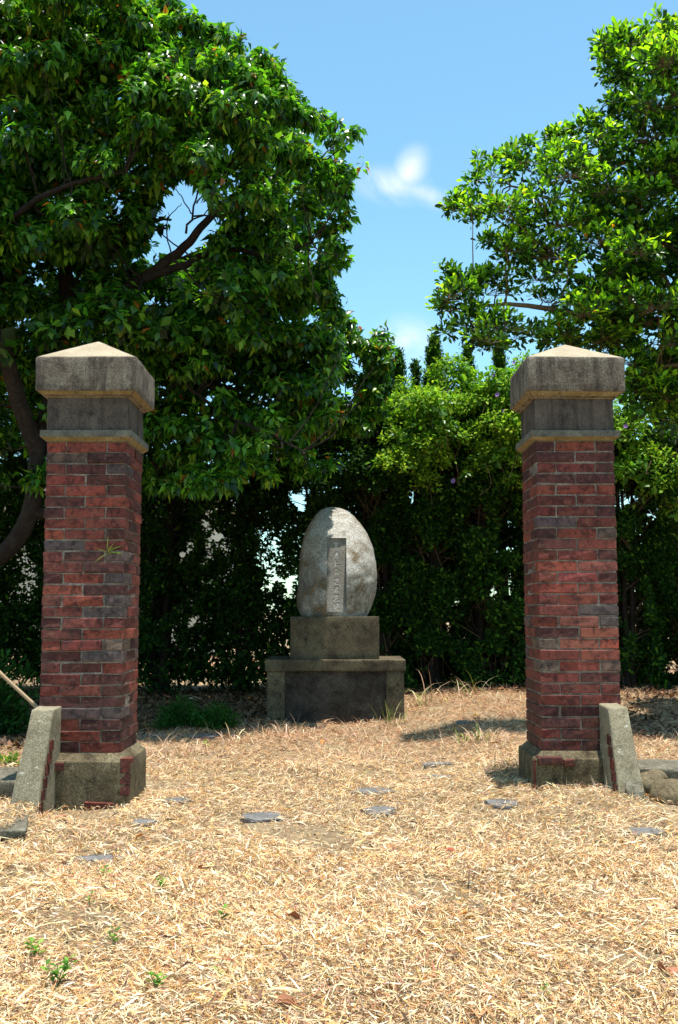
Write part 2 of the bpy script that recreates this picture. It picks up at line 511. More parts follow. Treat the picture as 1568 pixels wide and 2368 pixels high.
def pillar(cx, Yf, label, v, base_x, special, cap_roll, ext, seed):
    """v: dict of heights, each the image row of that edge on the pillar's front"""
    cy = Yf + 0.235
    root = empty('gate_pillar', (cx, cy, 0.0), label, 'gate pillar', 'pair of brick gate pillars')
    root['kind'] = 'thing'
    R = root
    zb = P(0, v['brick0'], Yf)[2]; zt = P(0, v['brick1'], Yf)[2]
    # foot block with sloped shoulders
    o = ext
    zs = zb - 0.034
    bm = bmesh.new()
    pts = box_pts(cx - .235 - o, cx + .235 + o, cy - .235 - o - 0.01, cy + .235 + o, -0.15, zs)
    hexa(bm, pts, 0.012, 4)
    roughen(bm, 0.004, 9, seed)
    bm_obj('foot_block', bm, M['base'], R, True)
    bm = bmesh.new()
    e = 0.004
    q = box_pts(cx - .235 - o + e, cx + .235 + o - e, cy - .235 - o - 0.01 + e, cy + .235 + o - e, zs - 0.01, zb + 0.002)
    for k, (sx, sy) in zip((4, 5, 6, 7), ((-1, -1), (1, -1), (1, 1), (-1, 1))):
        q[k] = (cx + sx * 0.238, cy + sy * 0.238, zb + 0.002)
    hexa(bm, q, 0.004, 4)
    roughen(bm, 0.003, 12, seed + 3)
    bm_obj('foot_shoulder', bm, M['base'], R, True)
    # mortar core
    rbox('mortar_core', box_pts(cx - .2305, cx + .2305, cy - .2305, cy + .2305, zb - 0.01, zt + 0.01), M['mortar'], R, 0.003, 5, 0.0008, 20, seed)
    rows = 28
    pitch = (zt - zb) / rows
    for r in range(rows):
        z = zb + (r + 0.5) * pitch
        if r % 2 == special['odd']:
            lay = [(-.12, -.18, 0), (.12, -.18, 0), (-.12, .18, 0), (.12, .18, 0), (-.18, 0, 1), (.18, 0, 1)]
        else:
            lay = [(-.18, -.12, 1), (-.18, .12, 1), (.18, -.12, 1), (.18, .12, 1), (0, -.18, 0), (0, .18, 0)]
        for k, (bx, by, t) in enumerate(lay):
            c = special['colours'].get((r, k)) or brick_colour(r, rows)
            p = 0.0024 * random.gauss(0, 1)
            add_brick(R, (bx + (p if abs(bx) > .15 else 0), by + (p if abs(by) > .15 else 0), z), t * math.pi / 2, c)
    # string course
    z1, z2, z3 = zt, P(0, v['fascia'], Yf - .034)[2], P(0, v['ledge'], Yf - .034)[2]
    def ring(bm, half, z, back=None):
        return [bm.verts.new((cx + sx * half, cy + sy * half, z)) for sx, sy in ((-1, -1), (1, -1), (1, 1), (-1, 1))]
    def stack(name, prof, mats, idx, bev, apex=None, roll=0.0, amp=0.002):
        bm = bmesh.new()
        rings = [ring(bm, h, z) for h, z in prof]
        fc = [bm.faces.new(rings[0][::-1])]
        fi = {}
        side_faces = []
        for a in range(len(rings) - 1):
            for k in range(4):
                f = bm.faces.new((rings[a][k], rings[a][(k + 1) % 4], rings[a + 1][(k + 1) % 4], rings[a + 1][k]))
                f.material_index = idx[a]; side_faces.append(f)
        if apex is None:
            bm.faces.new(rings[-1])
        else:
            ap = bm.verts.new((cx, cy, apex))
            for k in range(4):
                f = bm.faces.new((rings[-1][k], rings[-1][(k + 1) % 4], ap)); f.material_index = idx[-1]
        bmesh.ops.bevel(bm, geom=[e for e in bm.edges], offset=bev, segments=2, profile=0.5, affect='EDGES')
        bmesh.ops.triangulate(bm, faces=[f for f in bm.faces if len(f.verts) > 4])
        bmesh.ops.subdivide_edges(bm, edges=[e for e in bm.edges if e.calc_length() > 0.04], cuts=5, use_grid_fill=True)
        bmesh.ops.triangulate(bm, faces=bm.faces[:])
        bm.normal_update()
        roughen(bm, amp, 11, seed + len(name))
        if roll:
            bmesh.ops.rotate(bm, verts=bm.verts, cent=(cx, cy, prof[0][1]), matrix=Matrix.Rotation(roll, 3, 'Y'))
        return bm_obj(name, bm, mats, R, True)
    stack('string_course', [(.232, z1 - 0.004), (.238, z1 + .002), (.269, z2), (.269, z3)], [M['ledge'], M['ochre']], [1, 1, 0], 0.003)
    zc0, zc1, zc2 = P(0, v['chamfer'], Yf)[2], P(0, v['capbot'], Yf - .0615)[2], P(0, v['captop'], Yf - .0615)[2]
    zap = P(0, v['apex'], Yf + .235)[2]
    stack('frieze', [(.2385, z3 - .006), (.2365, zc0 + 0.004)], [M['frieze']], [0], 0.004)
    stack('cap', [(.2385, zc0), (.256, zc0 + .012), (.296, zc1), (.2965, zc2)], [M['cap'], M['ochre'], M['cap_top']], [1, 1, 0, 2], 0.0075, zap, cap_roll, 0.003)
    return root, zb

vL = dict(brick0=1742, brick1=1022, fascia=1009.5, ledge=994, chamfer=921, capbot=902, captop=825, apex=788.5)
vR = dict(brick0=1737, brick1=1019.5, fascia=1009, ledge=994.5, chamfer=924, capbot=903, captop=825.5, apex=796)
g1, g2 = (0.125, 0.088, 0.080), (0.18, 0.12, 0.085)
spL = dict(odd=0, colours={(24, 4): None, (18, 0): g1, (12, 1): g1, (5, 1): g1, (8, 1): g1, (14, 3): None, (13, 2): g1, (15, 2): g1, (9, 2): g2, (3, 2): g1, (20, 0): None})
spR = dict(odd=0, colours={(11, 2): g1, (12, 1): g1, (7, 0): g2, (9, 0): g2, (11, 4): (0.36, 0.11, 0.075), (9, 4): (0.34, 0.10, 0.06), (10, 1): (0.33, 0.09, 0.05), (8, 1): (0.36, 0.085, 0.05), (15, 4): (0.36, 0.07, 0.06), (16, 1): (0.38, 0.10, 0.07)})
pL, zbL = pillar(-1.486, 5.84, 'red brick gate pillar with a weed growing from its face, at left', vL, 0, spL, 0.0, 0.052, 1.7)
pR, zbR = pillar(1.422, 5.98, 'red brick gate pillar under the overhanging fig branches, beside the two boulders', vR, 0, spR, 0.012, 0.047, 7.3)

# bricks showing where the render of the foot blocks has broken away
def exposed(parent, spots):
    for (x, y, z, rz, sc) in spots:
        add_brick(parent, (x - parent.location.x, y - parent.location.y, z), rz, random.choice(RED), scale=sc, tilt=0.02)
exposed(pL, [(-1.211, 5.800, zbL - .075 - k * .062, math.pi / 2, (0.2, 0.45, 1)) for k in range(3)] +
            [(-1.59, 5.812, zbL - .062, 0, (0.34, 1, .75)), (-1.35, 5.81, 0.004, 0, (0.7, 1, .8)), (-1.205, 5.815, zbL - .035, math.pi / 2, (0.3, 0.6, .5))])
exposed(pR, [(1.157, 5.955, zbR - .075 - k * .062, math.pi / 2, (0.22, 0.45, 1)) for k in range(3)] +
            [(1.22, 5.945, zbR - .045, 0, (0.6, 1, .7)), (1.33, 5.952, zbR - .055, 0, (0.25, 1, .6))])

# sloping wing stubs in front of the pillars
def wing(parent, pts, brick_side, seed):
    bm = bmesh.new(); hexa(bm, pts, 0.010, 5); roughen(bm, 0.004, 10, seed)
    return bm_obj('wing_stub', bm, M['buttress'], parent, True)
wing(pL, [(-1.795, 5.50, -.08), (-1.632, 5.50, -.08), (-1.592, 5.86, -.08), (-1.735, 5.86, -.08),
          (-1.716, 5.68, .548), (-1.593, 5.68, .548), (-1.592, 5.86, .553), (-1.728, 5.86, .553)], 1, 2.0)
wing(pR, [(1.535, 5.565, -.05), (1.69, 5.565, -.05), (1.655, 5.99, -.05), (1.530, 5.99, -.05),
          (1.529, 5.78, .548), (1.638, 5.78, .548), (1.640, 5.99, .556), (1.528, 5.99, .556)], -1, 4.0)
for k in range(6):      # brickwork bared on the inner flank of each wing
    z = 0.03 + k * 0.064
    t = z / 0.55
    add_brick(pL, (-1.646 - pL.location.x + .036 * t, 5.505 + .17 * t + .07 - pL.location.y, z), math.pi / 2, random.choice(RED), scale=(0.26, 0.5, 1), tilt=0.01)
    if k > 0:
        add_brick(pR, (1.549 - pR.location.x, 5.565 + .215 * t + .07 - pR.location.y, z + .02), math.pi / 2, random.choice(RED), scale=(0.26, 0.5, 1), tilt=0.01)

# ------------------------------------------------------------------ monument
MY = 10.0
mz = lambda v: P(0, v, MY)[2]
mx = lambda u, v=1540, Y=MY: P(u, v, Y)[0]
mon = empty('stone_monument', (0, MY + .4, 0), 'egg-shaped grey stone with a carved inscription standing on a stepped plinth between the gate pillars', 'monument')
xl, xr = mx(617), mx(935)
zs0, zs1 = mz(1552.5), mz(1526)
rbox('top_slab', box_pts(xl - .018, xr + .014, MY, MY + .86, zs0, zs1), M['plinth'], mon, .008, 5, .002, 9, 2)
pw = .178
for x0, x1 in ((xl, xl + pw), (xr - pw, xr)):
    rbox('corner_post', box_pts(x0, x1, MY + .018, MY + .018 + pw, -.1, zs0 + .002), M['plinth'], mon, .007, 5, .002, 9, x0)
    rbox('corner_post', box_pts(x0, x1, MY + .84 - pw, MY + .84, -.1, zs0 + .002), M['plinth'], mon, .007, 3, .002, 9, x0 + 1)
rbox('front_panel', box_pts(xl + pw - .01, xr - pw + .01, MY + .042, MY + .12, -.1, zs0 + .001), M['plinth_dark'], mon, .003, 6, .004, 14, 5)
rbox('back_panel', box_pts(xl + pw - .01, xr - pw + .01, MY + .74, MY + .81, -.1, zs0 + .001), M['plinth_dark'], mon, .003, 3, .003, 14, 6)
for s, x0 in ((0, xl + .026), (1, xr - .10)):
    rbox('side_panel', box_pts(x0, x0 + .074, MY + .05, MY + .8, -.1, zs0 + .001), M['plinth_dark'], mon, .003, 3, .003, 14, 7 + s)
zp0, zp1 = zs1, mz(1426)
PY = MY + .10
zp1 = P(0, 1426, PY)[2]
xpl, xpr = P(671.4, 1470, PY)[0], P(877, 1470, PY)[0]
rbox('pedestal', box_pts(xpl, xpr, PY, PY + .68, zp0 - .004, zp1), M['plinth'], mon, .006, 6, .002, 9, 11)

# the egg
EY = PY + .36
def e5(x, y):   # close-up pixel -> place
    t = max(0, (1096 - y) / 983 - .35)
    return P((700 + x / 3.136) * .81667, (1400 + y / 3.136) * .81667, EY + .68 * t ** 1.6)
outl = [(1096, 500, 1058), (1080, 474, 1066), (1030, 452, 1092), (980, 440, 1112), (900, 438, 1136), (850, 444, 1146), (800, 450, 1152), (720, 458, 1156), (600, 470, 1142),
        (480, 484, 1112), (400, 500, 1086), (330, 520, 1052), (260, 554, 1010), (195, 598, 952), (160, 630, 905), (140, 655, 868), (125, 685, 825), (117, 705, 795), (113, 735, 760)]
zz = np.array([e5(0, o[0])[2] for o in outl]); lx = np.array([e5(o[1], o[0])[0] for o in outl]); rx = np.array([e5(o[2], o[0])[0] for o in outl])
zn = np.concatenate([np.linspace(zz[0], zz[12], 70), zz[12] + (zz[-1] - zz[12]) * np.sin(np.linspace(0, 1, 40)[1:] * math.pi / 2)])
nseg = 120
Vv = []
from mathutils import noise as mnoise
for z in zn:
    a0, a1 = np.interp(z, zz, lx), np.interp(z, zz, rx)
    c0, a = (a0 + a1) / 2, (a1 - a0) / 2
    for k in range(nseg):
        t = 2 * math.pi * k / nseg
        ct, st = math.cos(t), math.sin(t)
        x = c0 + a * math.copysign(abs(ct) ** .94, ct); y = EY + .34 * max(0, (z - zn[0]) / (zn[-1] - zn[0]) - .35) ** 1.6 * 2.0 + 0.92 * a * math.copysign(abs(st) ** .9, st)
        p = Vector((x, y, z)); n = Vector((ct, st * 1.2, 0.2)).normalized()
        d = .011 * mnoise.noise(p * 3.1) + .005 * mnoise.noise(p * 9) + .003 * mnoise.noise(p * 24)
        for (hx, hz, hr, hd) in ((.285, 1.44, .05, .012), (.25, 1.52, .03, .006), (-.28, 1.30, .07, .010), (e5(845, 0)[0], zn[-1] - .02, .018, .03), (-.24, 1.62, .05, .012), (.33, 1.20, .05, .008), (.22, 1.62, .02, .006), (.30, 1.58, .015, .006)):
            if y < EY:
                r2 = ((x - hx) ** 2 + (z - hz) ** 2) / hr ** 2
                d -= hd * math.exp(-r2)
        if z > zn[-1] - 0.004: d = 0
        p += n * d
        Vv.append(p[:])
nl = len(zn)
i = (np.arange(nl - 1)[:, None] * nseg + np.arange(nseg)[None, :])
i2 = (np.arange(nl - 1)[:, None] * nseg + (np.arange(nseg)[None, :] + 1) % nseg)
q = np.stack([i, i2, i2 + nseg, i + nseg], -1).reshape(-1, 4)
bm = bmesh.new()
bvs = [bm.verts.new(p) for p in Vv]
for f in q: bm.faces.new([bvs[k] for k in f])
bm.faces.new(bvs[:nseg][::-1]); bm.faces.new(bvs[-nseg:])
bmesh.ops.remove_doubles(bm, verts=bm.verts, dist=1e-5)
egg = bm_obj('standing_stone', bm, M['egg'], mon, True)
rx0, rx1 = e5(711, 700)[0], e5(879, 700)[0]
rz0, rz1 = e5(0, 1042)[2], e5(0, 406)[2]
eg_pts = np.array(Vv)
sel = eg_pts[(eg_pts[:, 0] > rx0) & (eg_pts[:, 0] < rx1) & (eg_pts[:, 1] < EY) & (eg_pts[:, 2] > rz0) & (eg_pts[:, 2] < rz1)]
def surf_y(zq):
    s = sel[np.abs(sel[:, 2] - zq) < .03]
    return s[:, 1].mean()
yt, ym, yb = surf_y(rz1 - .03), sel[:, 1].min(), surf_y(rz0 + .03)
ymid = surf_y((rz0 + rz1) / 2)
yf_bot = yb + .022; yf_top = yt + .045       # plane of the sunk panel
lowm = (yf_bot + yf_top) / 2 - ymid
if lowm < .03: yf_bot += .03 - lowm; yf_top += .03 - lowm
bmc = bmesh.new()
hexa(bmc, [(rx0, EY - .8, rz0), (rx1, EY - .8, rz0), (rx1, yf_bot, rz0), (rx0, yf_bot, rz0),
           (rx0, EY - .8, rz1), (rx1, EY - .8, rz1), (rx1, yf_top, rz1), (rx0, yf_top, rz1)])
cut = bm_obj('cutter', bmc, M['egg'], mon)
bo = egg.modifiers.new('cut', 'BOOLEAN'); bo.operation = 'DIFFERENCE'; bo.object = cut; bo.solver = 'EXACT'
bpy.context.view_layer.update()
ev = egg.evaluated_get(bpy.context.evaluated_depsgraph_get())
me2 = bpy.data.meshes.new_from_object(ev)
egg.modifiers.clear(); egg.data = me2
bpy.data.objects.remove(cut)
try:
    me2.shade_auto_smooth(angle=math.radians(35)) if hasattr(me2, 'shade_auto_smooth') else None
except Exception: pass
bmx = bmesh.new(); bmx.from_mesh(me2)
for e in bmx.edges:
    if len(e.link_faces) == 2 and e.calc_face_angle(0) > math.radians(38): e.smooth = False
bmx.to_mesh(me2); bmx.free()
for m in (mon,): pass
# chiselled panel: a fine grid whose grooves are the worn column of characters
S = [  # strokes per character in a unit box, x right, y down
 [[(.1, .12), (.9, .1)], [(.5, 0), (.45, .5)], [(.15, .4), (.85, .36)], [(.5, .5), (.1, .95)], [(.5, .5), (.92, .9)]],
 [[(.2, .2), (.5, .35), (.8, .15)], [(.1, .55), (.5, .45), (.9, .4)], [(.5, .1), (.55, .6)], [(.3, .7), (.45, .95), (.7, .9), (.75, .65), (.5, .6), (.3, .7)], [(.05, .8), (.2, 1.)]],
 [[(.3, .05), (.35, .85)], [(.35, .42), (.8, .38)], [(.3, .85), (.95, .82)]],
 [[(.45, .05), (.1, .5)], [(.55, .05), (.95, .5)], [(.55, .5), (.2, .85), (.85, .8)], [(.6, .6), (.85, .95)]],
 [[(.25, .08), (.75, .05), (.78, .4), (.25, .42), (.25, .08)], [(.25, .24), (.75, .22)], [(.5, .05), (.5, .4)], [(.2, .6), (.3, .9)], [(.35, .6), (.45, .95), (.75, .9)], [(.65, .55), (.85, .75)]],
 [[(.2, .2), (.8, .15)], [(.5, 0), (.5, .4)], [(.05, .42), (.95, .38)], [(.8, .1), (.2, .7)], [(.4, .6), (.75, .58), (.55, .78), (.55, 1.)], [(.2, .82), (.9, .78)]],
 [[(.1, .15), (.9, .1)], [(.3, .3), (.7, .28), (.68, .5), (.32, .52), (.3, .3)], [(.5, .0), (.5, .3)], [(.5, .52), (.1, .9)], [(.5, .52), (.9, .9)], [(.15, .98), (.9, .95)]],
 [[(.1, .2), (.4, .18)], [(.25, .2), (.15, .5)], [(.15, .5), (.4, .48), (.38, .8), (.15, .8), (.15, .5)], [(.55, .1), (.95, .1)], [(.6, .25), (.9, .25), (.9, .5), (.6, .5), (.6, .25)], [(.5, .65), (1., .62)], [(.75, .5), (.75, 1.)]]]
nxp, nzp = 66, 250
gxp = np.linspace(rx0 - .0005, rx1 + .0005, nxp); gzp = np.linspace(rz0 - .0005, rz1 + .0005, nzp)
PX, PZ = np.meshgrid(gxp, gzp)
dep = np.zeros_like(PX)
H = rz1 - rz0; Wd = rx1 - rx0
tops = [.06, .185, .30, .415, .545, .655, .765, .88]; cw = .062; chh = .066
for ci, (tp, ch) in enumerate(zip(tops, S)):
    ox = (rx0 + rx1) / 2 - cw / 2 - .002; oz = rz1 - tp * H
    for st in ch:
        pts = [(ox + a * cw, oz - b * chh) for a, b in st]
        for (ax, az), (bx, bz) in zip(pts[:-1], pts[1:]):
            L2 = (bx - ax) ** 2 + (bz - az) ** 2 + 1e-12
            t = np.clip(((PX - ax) * (bx - ax) + (PZ - az) * (bz - az)) / L2, 0, 1)
            dd = np.hypot(PX - ax - t * (bx - ax), PZ - az - t * (bz - az))
            wdt = .0062
            dep = np.maximum(dep, .013 * np.clip(1 - dd / wdt, 0, 1))
tt = (PZ - rz0) / H
PYY = yf_bot + (yf_top - yf_bot) * tt - .003 + dep + rng.normal(0, .0005, PX.shape)
Vp = np.stack([PX, PYY, PZ], -1).reshape(-1, 3)
i = (np.arange(nzp - 1)[:, None] * nxp + np.arange(nxp - 1)[None, :]).ravel()
mk('inscription_panel', Vp, [np.stack([i, i + 1, i + nxp + 1, i + nxp], -1)], M['inscr'], mon, smooth=True)

# ------------------------------------------------------------------ leaf machinery
# templates: x width, y length, z normal
T_BROAD = (np.array([(0, 0, 0), (-.5, .30, .07), (0, .33, -.02), (.5, .30, .07), (-.40, .62, -.02), (0, .66, -.09), (.40, .62, -.02), (0, 1.0, -.30)]),
           np.array([(0, 3, 2), (0, 2, 1), (2, 3, 6), (2, 6, 5), (1, 2, 5), (1, 5, 4), (5, 6, 7), (4, 5, 7)]))
T_OVAL = (np.array([(0, 0, 0), (-.42, .50, .09), (0, .5, 0), (.42, .50, .09), (-.26, .84, .05), (.26, .84, .05), (0, 1.0, -.03)]),
          np.array([(0, 3, 2), (0, 2, 1), (2, 3, 5), (2, 5, 6), (2, 6, 4), (2, 4, 1)]))
T_SMALL = (np.array([(0, 0, 0), (-.5, .55, .10), (.5, .55, .10), (0, 1, 0)]), np.array([(0, 2, 3), (0, 3, 1)]))
T_BLADE = (np.array([(0, 0, 0), (-.5, .3, .0), (.5, .3, .02), (-.42, .68, .01), (.42, .68, -.01), (0, 1, 0)]),
           np.array([(0, 2, 1), (1, 2, 4), (1, 4, 3), (3, 4, 5)]))

T_BROAD4 = (np.array([(0, 0, 0), (-.48, .36, .06), (.48, .36, .06), (0, .50, -.05), (0, 1.0, -.30)]),
            np.array([(0, 2, 3), (0, 3, 1), (3, 2, 4), (1, 3, 4)]))
T_SPLIT = (np.array([(0, 0, 0), (-.5, .45, .02), (.5, .55, .03), (0, 1, 0)]), np.array([(0, 2, 1), (1, 2, 3)]))

def norm(a): return a / (np.linalg.norm(a, axis=-1, keepdims=True) + 1e-9)

def leaves_mesh(T, base, d, n, L, W, col, bend=None):
    """base, d (direction), n (normal) : (M,3); L, W : (M,)"""
    tv, tf = T
    d = norm(d); x = norm(np.cross(d, n)); n = np.cross(x, d)
    Mn = len(base)
    z = tv[:, 2][None, :] * (bend[:, None] if bend is not None else 1.0)
    V = (base[:, None, :] + x[:, None, :] * (tv[:, 0][None, :] * W[:, None])[..., None]
         + d[:, None, :] * (tv[:, 1][None, :] * L[:, None])[..., None] + n[:, None, :] * (z * L[:, None])[..., None])
    F = tf[None] + (np.arange(Mn) * len(tv))[:, None, None]
    cc = np.repeat(col, len(tv), axis=0)
    return V.reshape(-1, 3), F.reshape(-1, 3), cc

def rand_unit(n):
    return norm(rng.normal(size=(n, 3)))

def pick(cols, w, n, jit=.18):
    cols = np.array(cols); idx = rng.choice(len(cols), n, p=np.array(w) / sum(w))
    return cols[idx] * np.exp(rng.normal(0, jit, (n, 1))) * np.exp(rng.normal(0, jit * .3, (n, 3)))

def sticks(a, b, r0, r1):
    """thin three-sided twigs between the point arrays a and b"""
    n = len(a); t = norm(b - a); ref = np.array([.3, .9, .2])
    p = norm(np.cross(t, ref)); q = np.cross(t, p)
    V = []
    for c, r in ((a, r0), (b, r1)):
        for k in range(3):
            an = 2 * math.pi * k / 3
            V.append(c + (math.cos(an) * p + math.sin(an) * q) * np.asarray(r).reshape(-1, 1))
    V = np.stack(V, 1).reshape(-1, 3)
    o = (np.arange(n) * 6)[:, None]
    F = np.concatenate([o + np.array([[k, (k + 1) % 3, 3 + (k + 1) % 3, 3 + k]]) for k in range(3)])
    return V, F

# shade map: where sunlight must reach the ground, crowns leave the sky open
LIT = [(-9, 0), (-9, 7.5), (-2.4, 7.6), (-1.55, 8.35), (-.95, 8.8), (-.75, 9.6), (-.05, 9.85), (.70, 9.9), (.95, 12.0), (2.9, 12.0), (3.1, 9.75), (1.95, 9.6), (1.75, 9.25), (.55, 9.1), (.5, 8.45), (1.6, 8.35), (2.0, 7.9), (2.1, 7.15), (9, 7.0), (9, 0)]
def shadow_xy(p, z=0.0):
    k = (p[:, 2] - z)
    return p[:, 0] - SUN_DIR.x / SUN_DIR.z * k, p[:, 1] - SUN_DIR.y / SUN_DIR.z * k
def keeps_light(p, tol=0.0):
    sx, sy = shadow_xy(p)
    bad = inpoly(sx + rng.normal(0, .05, len(p)), sy + rng.normal(0, .06, len(p)), LIT)
    ex, ey = shadow_xy(p, 1.8)
    bad |= (ex > -.14) & (ex < .60) & (ey > 9.7) & (ey < 10.95)
    return ~bad

def leaf_children(root, sel, T, mat, n_var, name='leaf'):
    """the leaves that show largest, each an object that shares one of a few meshes"""
    base, d, nn, L, W, col, bend = sel
    metas = []
    order = rng.permutation(len(base))[:n_var]
    for k in order:
        tv, tf = T
        V = tv.copy(); V[:, 0] *= W[k] / L[k]; V[:, 2] *= bend[k]
        metas.append(raw_mesh(name, V, [tf], mat, col=np.repeat(col[k][None], len(tv), 0)))
    rl = Vector(root.location)
    for k in range(len(base)):
        dv = Vector(d[k]).normalized(); xv = dv.cross(Vector(nn[k])).normalized(); zv = xv.cross(dv)
        o = link(name, metas[k % n_var], root)
        m = Matrix((xv, dv, zv)).transposed().to_4x4()
        m.translation = Vector(base[k]) - rl
        o.matrix_basis = m @ Matrix.Scale(L[k], 4)

# ------------------------------------------------------------------ left tree (broad drooping leaves)
LT_POLY = [(-900, -500), (-200, -700), (150, -420), (330, -30), (395, 15), (410, 60), (470, 95), (560, 110), (625, 140), (645, 200), (685, 255), (735, 290),
           (800, 278), (822, 300), (818, 350), (832, 415), (822, 470), (808, 520), (762, 545), (800, 572), (812, 600), (765, 625), (745, 660), (770, 700), (775, 740), (845, 755),
           (885, 800), (890, 840), (850, 880), (868, 930), (835, 985), (760, 985), (740, 1060), (765, 1090), (745, 1115), (640, 1110), (560, 1050), (520, 1120), (430, 1150), (330, 1130), (120, 1130), (-900, 1150)]
LT_GAPS = [([(445, 405), (485, 455), (510, 505), (485, 575), (430, 605), (375, 590), (335, 550), (360, 460), (405, 405)], 0.985),
           ([(290, 590), (345, 560), (400, 610), (350, 640)], .8), ([(480, 395), (560, 400), (575, 440), (500, 465)], .7), ([(470, 560), (540, 545), (600, 560), (560, 600)], .65),
           ([(60, 585), (110, 575), (130, 615), (60, 640)], .8), ([(640, 420), (690, 405), (690, 470), (650, 470)], .7),
           ([(300, 600), (360, 560), (380, 590), (320, 620)], .6), ([(250, 395), (300, 430), (250, 470), (230, 430)], .45)]
THOLE = np.array([[mnoise.noise(Vector((a * .30, b * .30, 7.3))) + .7 * mnoise.noise(Vector((a * .09, b * .09, 1.1))) for b in range(220)] for a in range(200)])
def lt_ok(p, mar=0):
    u, v = proj(p)
    ok = inpoly(u, v, LT_POLY) & inpoly(u + 22, v, LT_POLY) & inpoly(u + 10, v - 20, LT_POLY) & inpoly(u, v + 16, LT_POLY)
    iu = np.clip(((u + 100) / 6).astype(int), 0, 199); iv = np.clip((v / 6).astype(int), 0, 219)
    ok &= ~((THOLE[iu, iv] > np.where(v < 300, .42, .28)) & (u > -50) & (v > 120) & (v < 1100))
    for g, pr in LT_GAPS: ok &= ~(inpoly(u, v, g) & (rng.random(len(p)) < pr))
    return ok & keeps_light(p)

lt = empty('shade_tree', (-4.1, 9.9, 0), 'large spreading tree with broad drooping glossy leaves and reddish limbs, filling the left side', 'tree')
def pp(lst): return np.array([P(*a) for a in lst])
trunk_paths = []
main = np.vstack([[(-4.1, 9.9, -.1), (-3.95, 9.85, .7)], pp([(-60, 1330, 9.7), (20, 1270, 9.6), (72, 1180, 9.5), (88, 1050, 9.5), (120, 900, 9.6), (165, 720, 9.7)])])
trunk_paths.append((smooth_path(main, 26), np.linspace(.11, .065, 26)))
limbs = [
    ([(165, 720, 9.7), (240, 690, 9.5), (330, 645, 9.3), (420, 575, 9.2), (480, 510, 9.2), (560, 440, 9.4), (660, 400, 9.6), (720, 370, 9.6)], .07, .010),
    ([(330, 645, 9.2), (430, 610, 9.3), (520, 575, 9.4), (620, 590, 9.4), (720, 560, 9.3)], .045, .012),
    ([(165, 720, 9.7), (150, 620, 9.8), (190, 500, 9.9), (170, 350, 10.0), (210, 200, 10.0), (260, 60, 9.9)], .085, .02),
    ([(170, 500, 9.9), (300, 380, 9.6), (420, 300, 9.3), (540, 200, 9.2), (600, 150, 9.2)], .05, .013),
    ([(88, 1050, 9.5), (20, 850, 9.2), (-60, 600, 9.0), (-80, 300, 9.0), (-100, 0, 9.0)], .09, .03),
    ([(120, 900, 9.6), (260, 860, 9.6), (420, 880, 9.9), (560, 900, 10.2), (700, 850, 10.6), (800, 830, 11.0)], .05, .008),
    ([(420, 880, 9.5), (520, 960, 9.4), (640, 1010, 9.2), (700, 1045, 9.2)], .02, .005),
    ([(72, 1180, 9.5), (140, 1190, 9.6), (260, 1120, 9.9), (420, 1060, 10.5)], .07, .02),
    ([(165, 720, 9.7), (260, 720, 10.6), (380, 620, 11.6), (520, 560, 12.4)], .07, .02),
    ([(-60, 600, 9.0), (60, 480, 8.6), (180, 420, 8.4), (290, 400, 8.4)], .04, .01),
    ([(430, 540, 8.95), (455, 450, 8.95), (460, 400, 9.0)], .012, .004), ([(455, 470, 8.95), (490, 430, 9.0), (520, 400, 9.0)], .008, .003),
    ([(448, 500, 8.95), (420, 455, 8.95), (400, 430, 9.0)], .007, .003), ([(400, 600, 9.05), (385, 520, 9.1), (420, 470, 9.1)], .008, .003),
]
for pts, r0, r1 in limbs:
    n = 5 * len(pts)
    trunk_paths.append((smooth_path(pp(pts), n, .006), np.linspace(r0, r1, n)))
V, F = tube_arrays(trunk_paths, 8)
mk('trunk', V, [F], M['bark'], lt, smooth=True)
skel = np.concatenate([p for p, r in trunk_paths])

def sample_blobs(n, ylo, yhi, box, poly_ok, r0, r1, mind):
    out = []
    tries = 0
    while len(out) < n and tries < 60:
        tries += 1
        k = 400
        Y = rng.uniform(ylo, yhi, k)
        u = rng.uniform(box[0], box[1], k); v = rng.uniform(box[2], box[3], k)
        p = np.array([P(a, b, c) for a, b, c in zip(u, v, Y)])
        p = p[poly_ok(p)]
        for x in p:
            if len(out) >= n: break
            if all(np.linalg.norm(x - o[:3]) > mind for o in out):
                out.append(np.array([*x, rng.uniform(r0, r1)]))
    return np.array(out)

def crown(blobs, dens, ok, flat=.75, inner=.35):
    """cluster positions and outward directions on the shells of leafy masses"""
    cs, os_, bi = [], [], []
    for k, b in enumerate(blobs):
        n = int(dens * b[3] ** 2)
        d = rand_unit(n); d[:, 2] = np.where(d[:, 2] < -.35, -d[:, 2], d[:, 2])
        rr = b[3] * np.where(rng.random(n) < inner, rng.uniform(.3, .85, n), rng.uniform(.82, 1.08, n))
        p = b[:3] + d * rr[:, None] * np.array([1, 1, flat])
        cs.append(p); os_.append(d); bi.append(np.full(n, k))
    c, o, bi = np.concatenate(cs), np.concatenate(os_), np.concatenate(bi)
    m = ok(c)
    return c[m], o[m], bi[m]

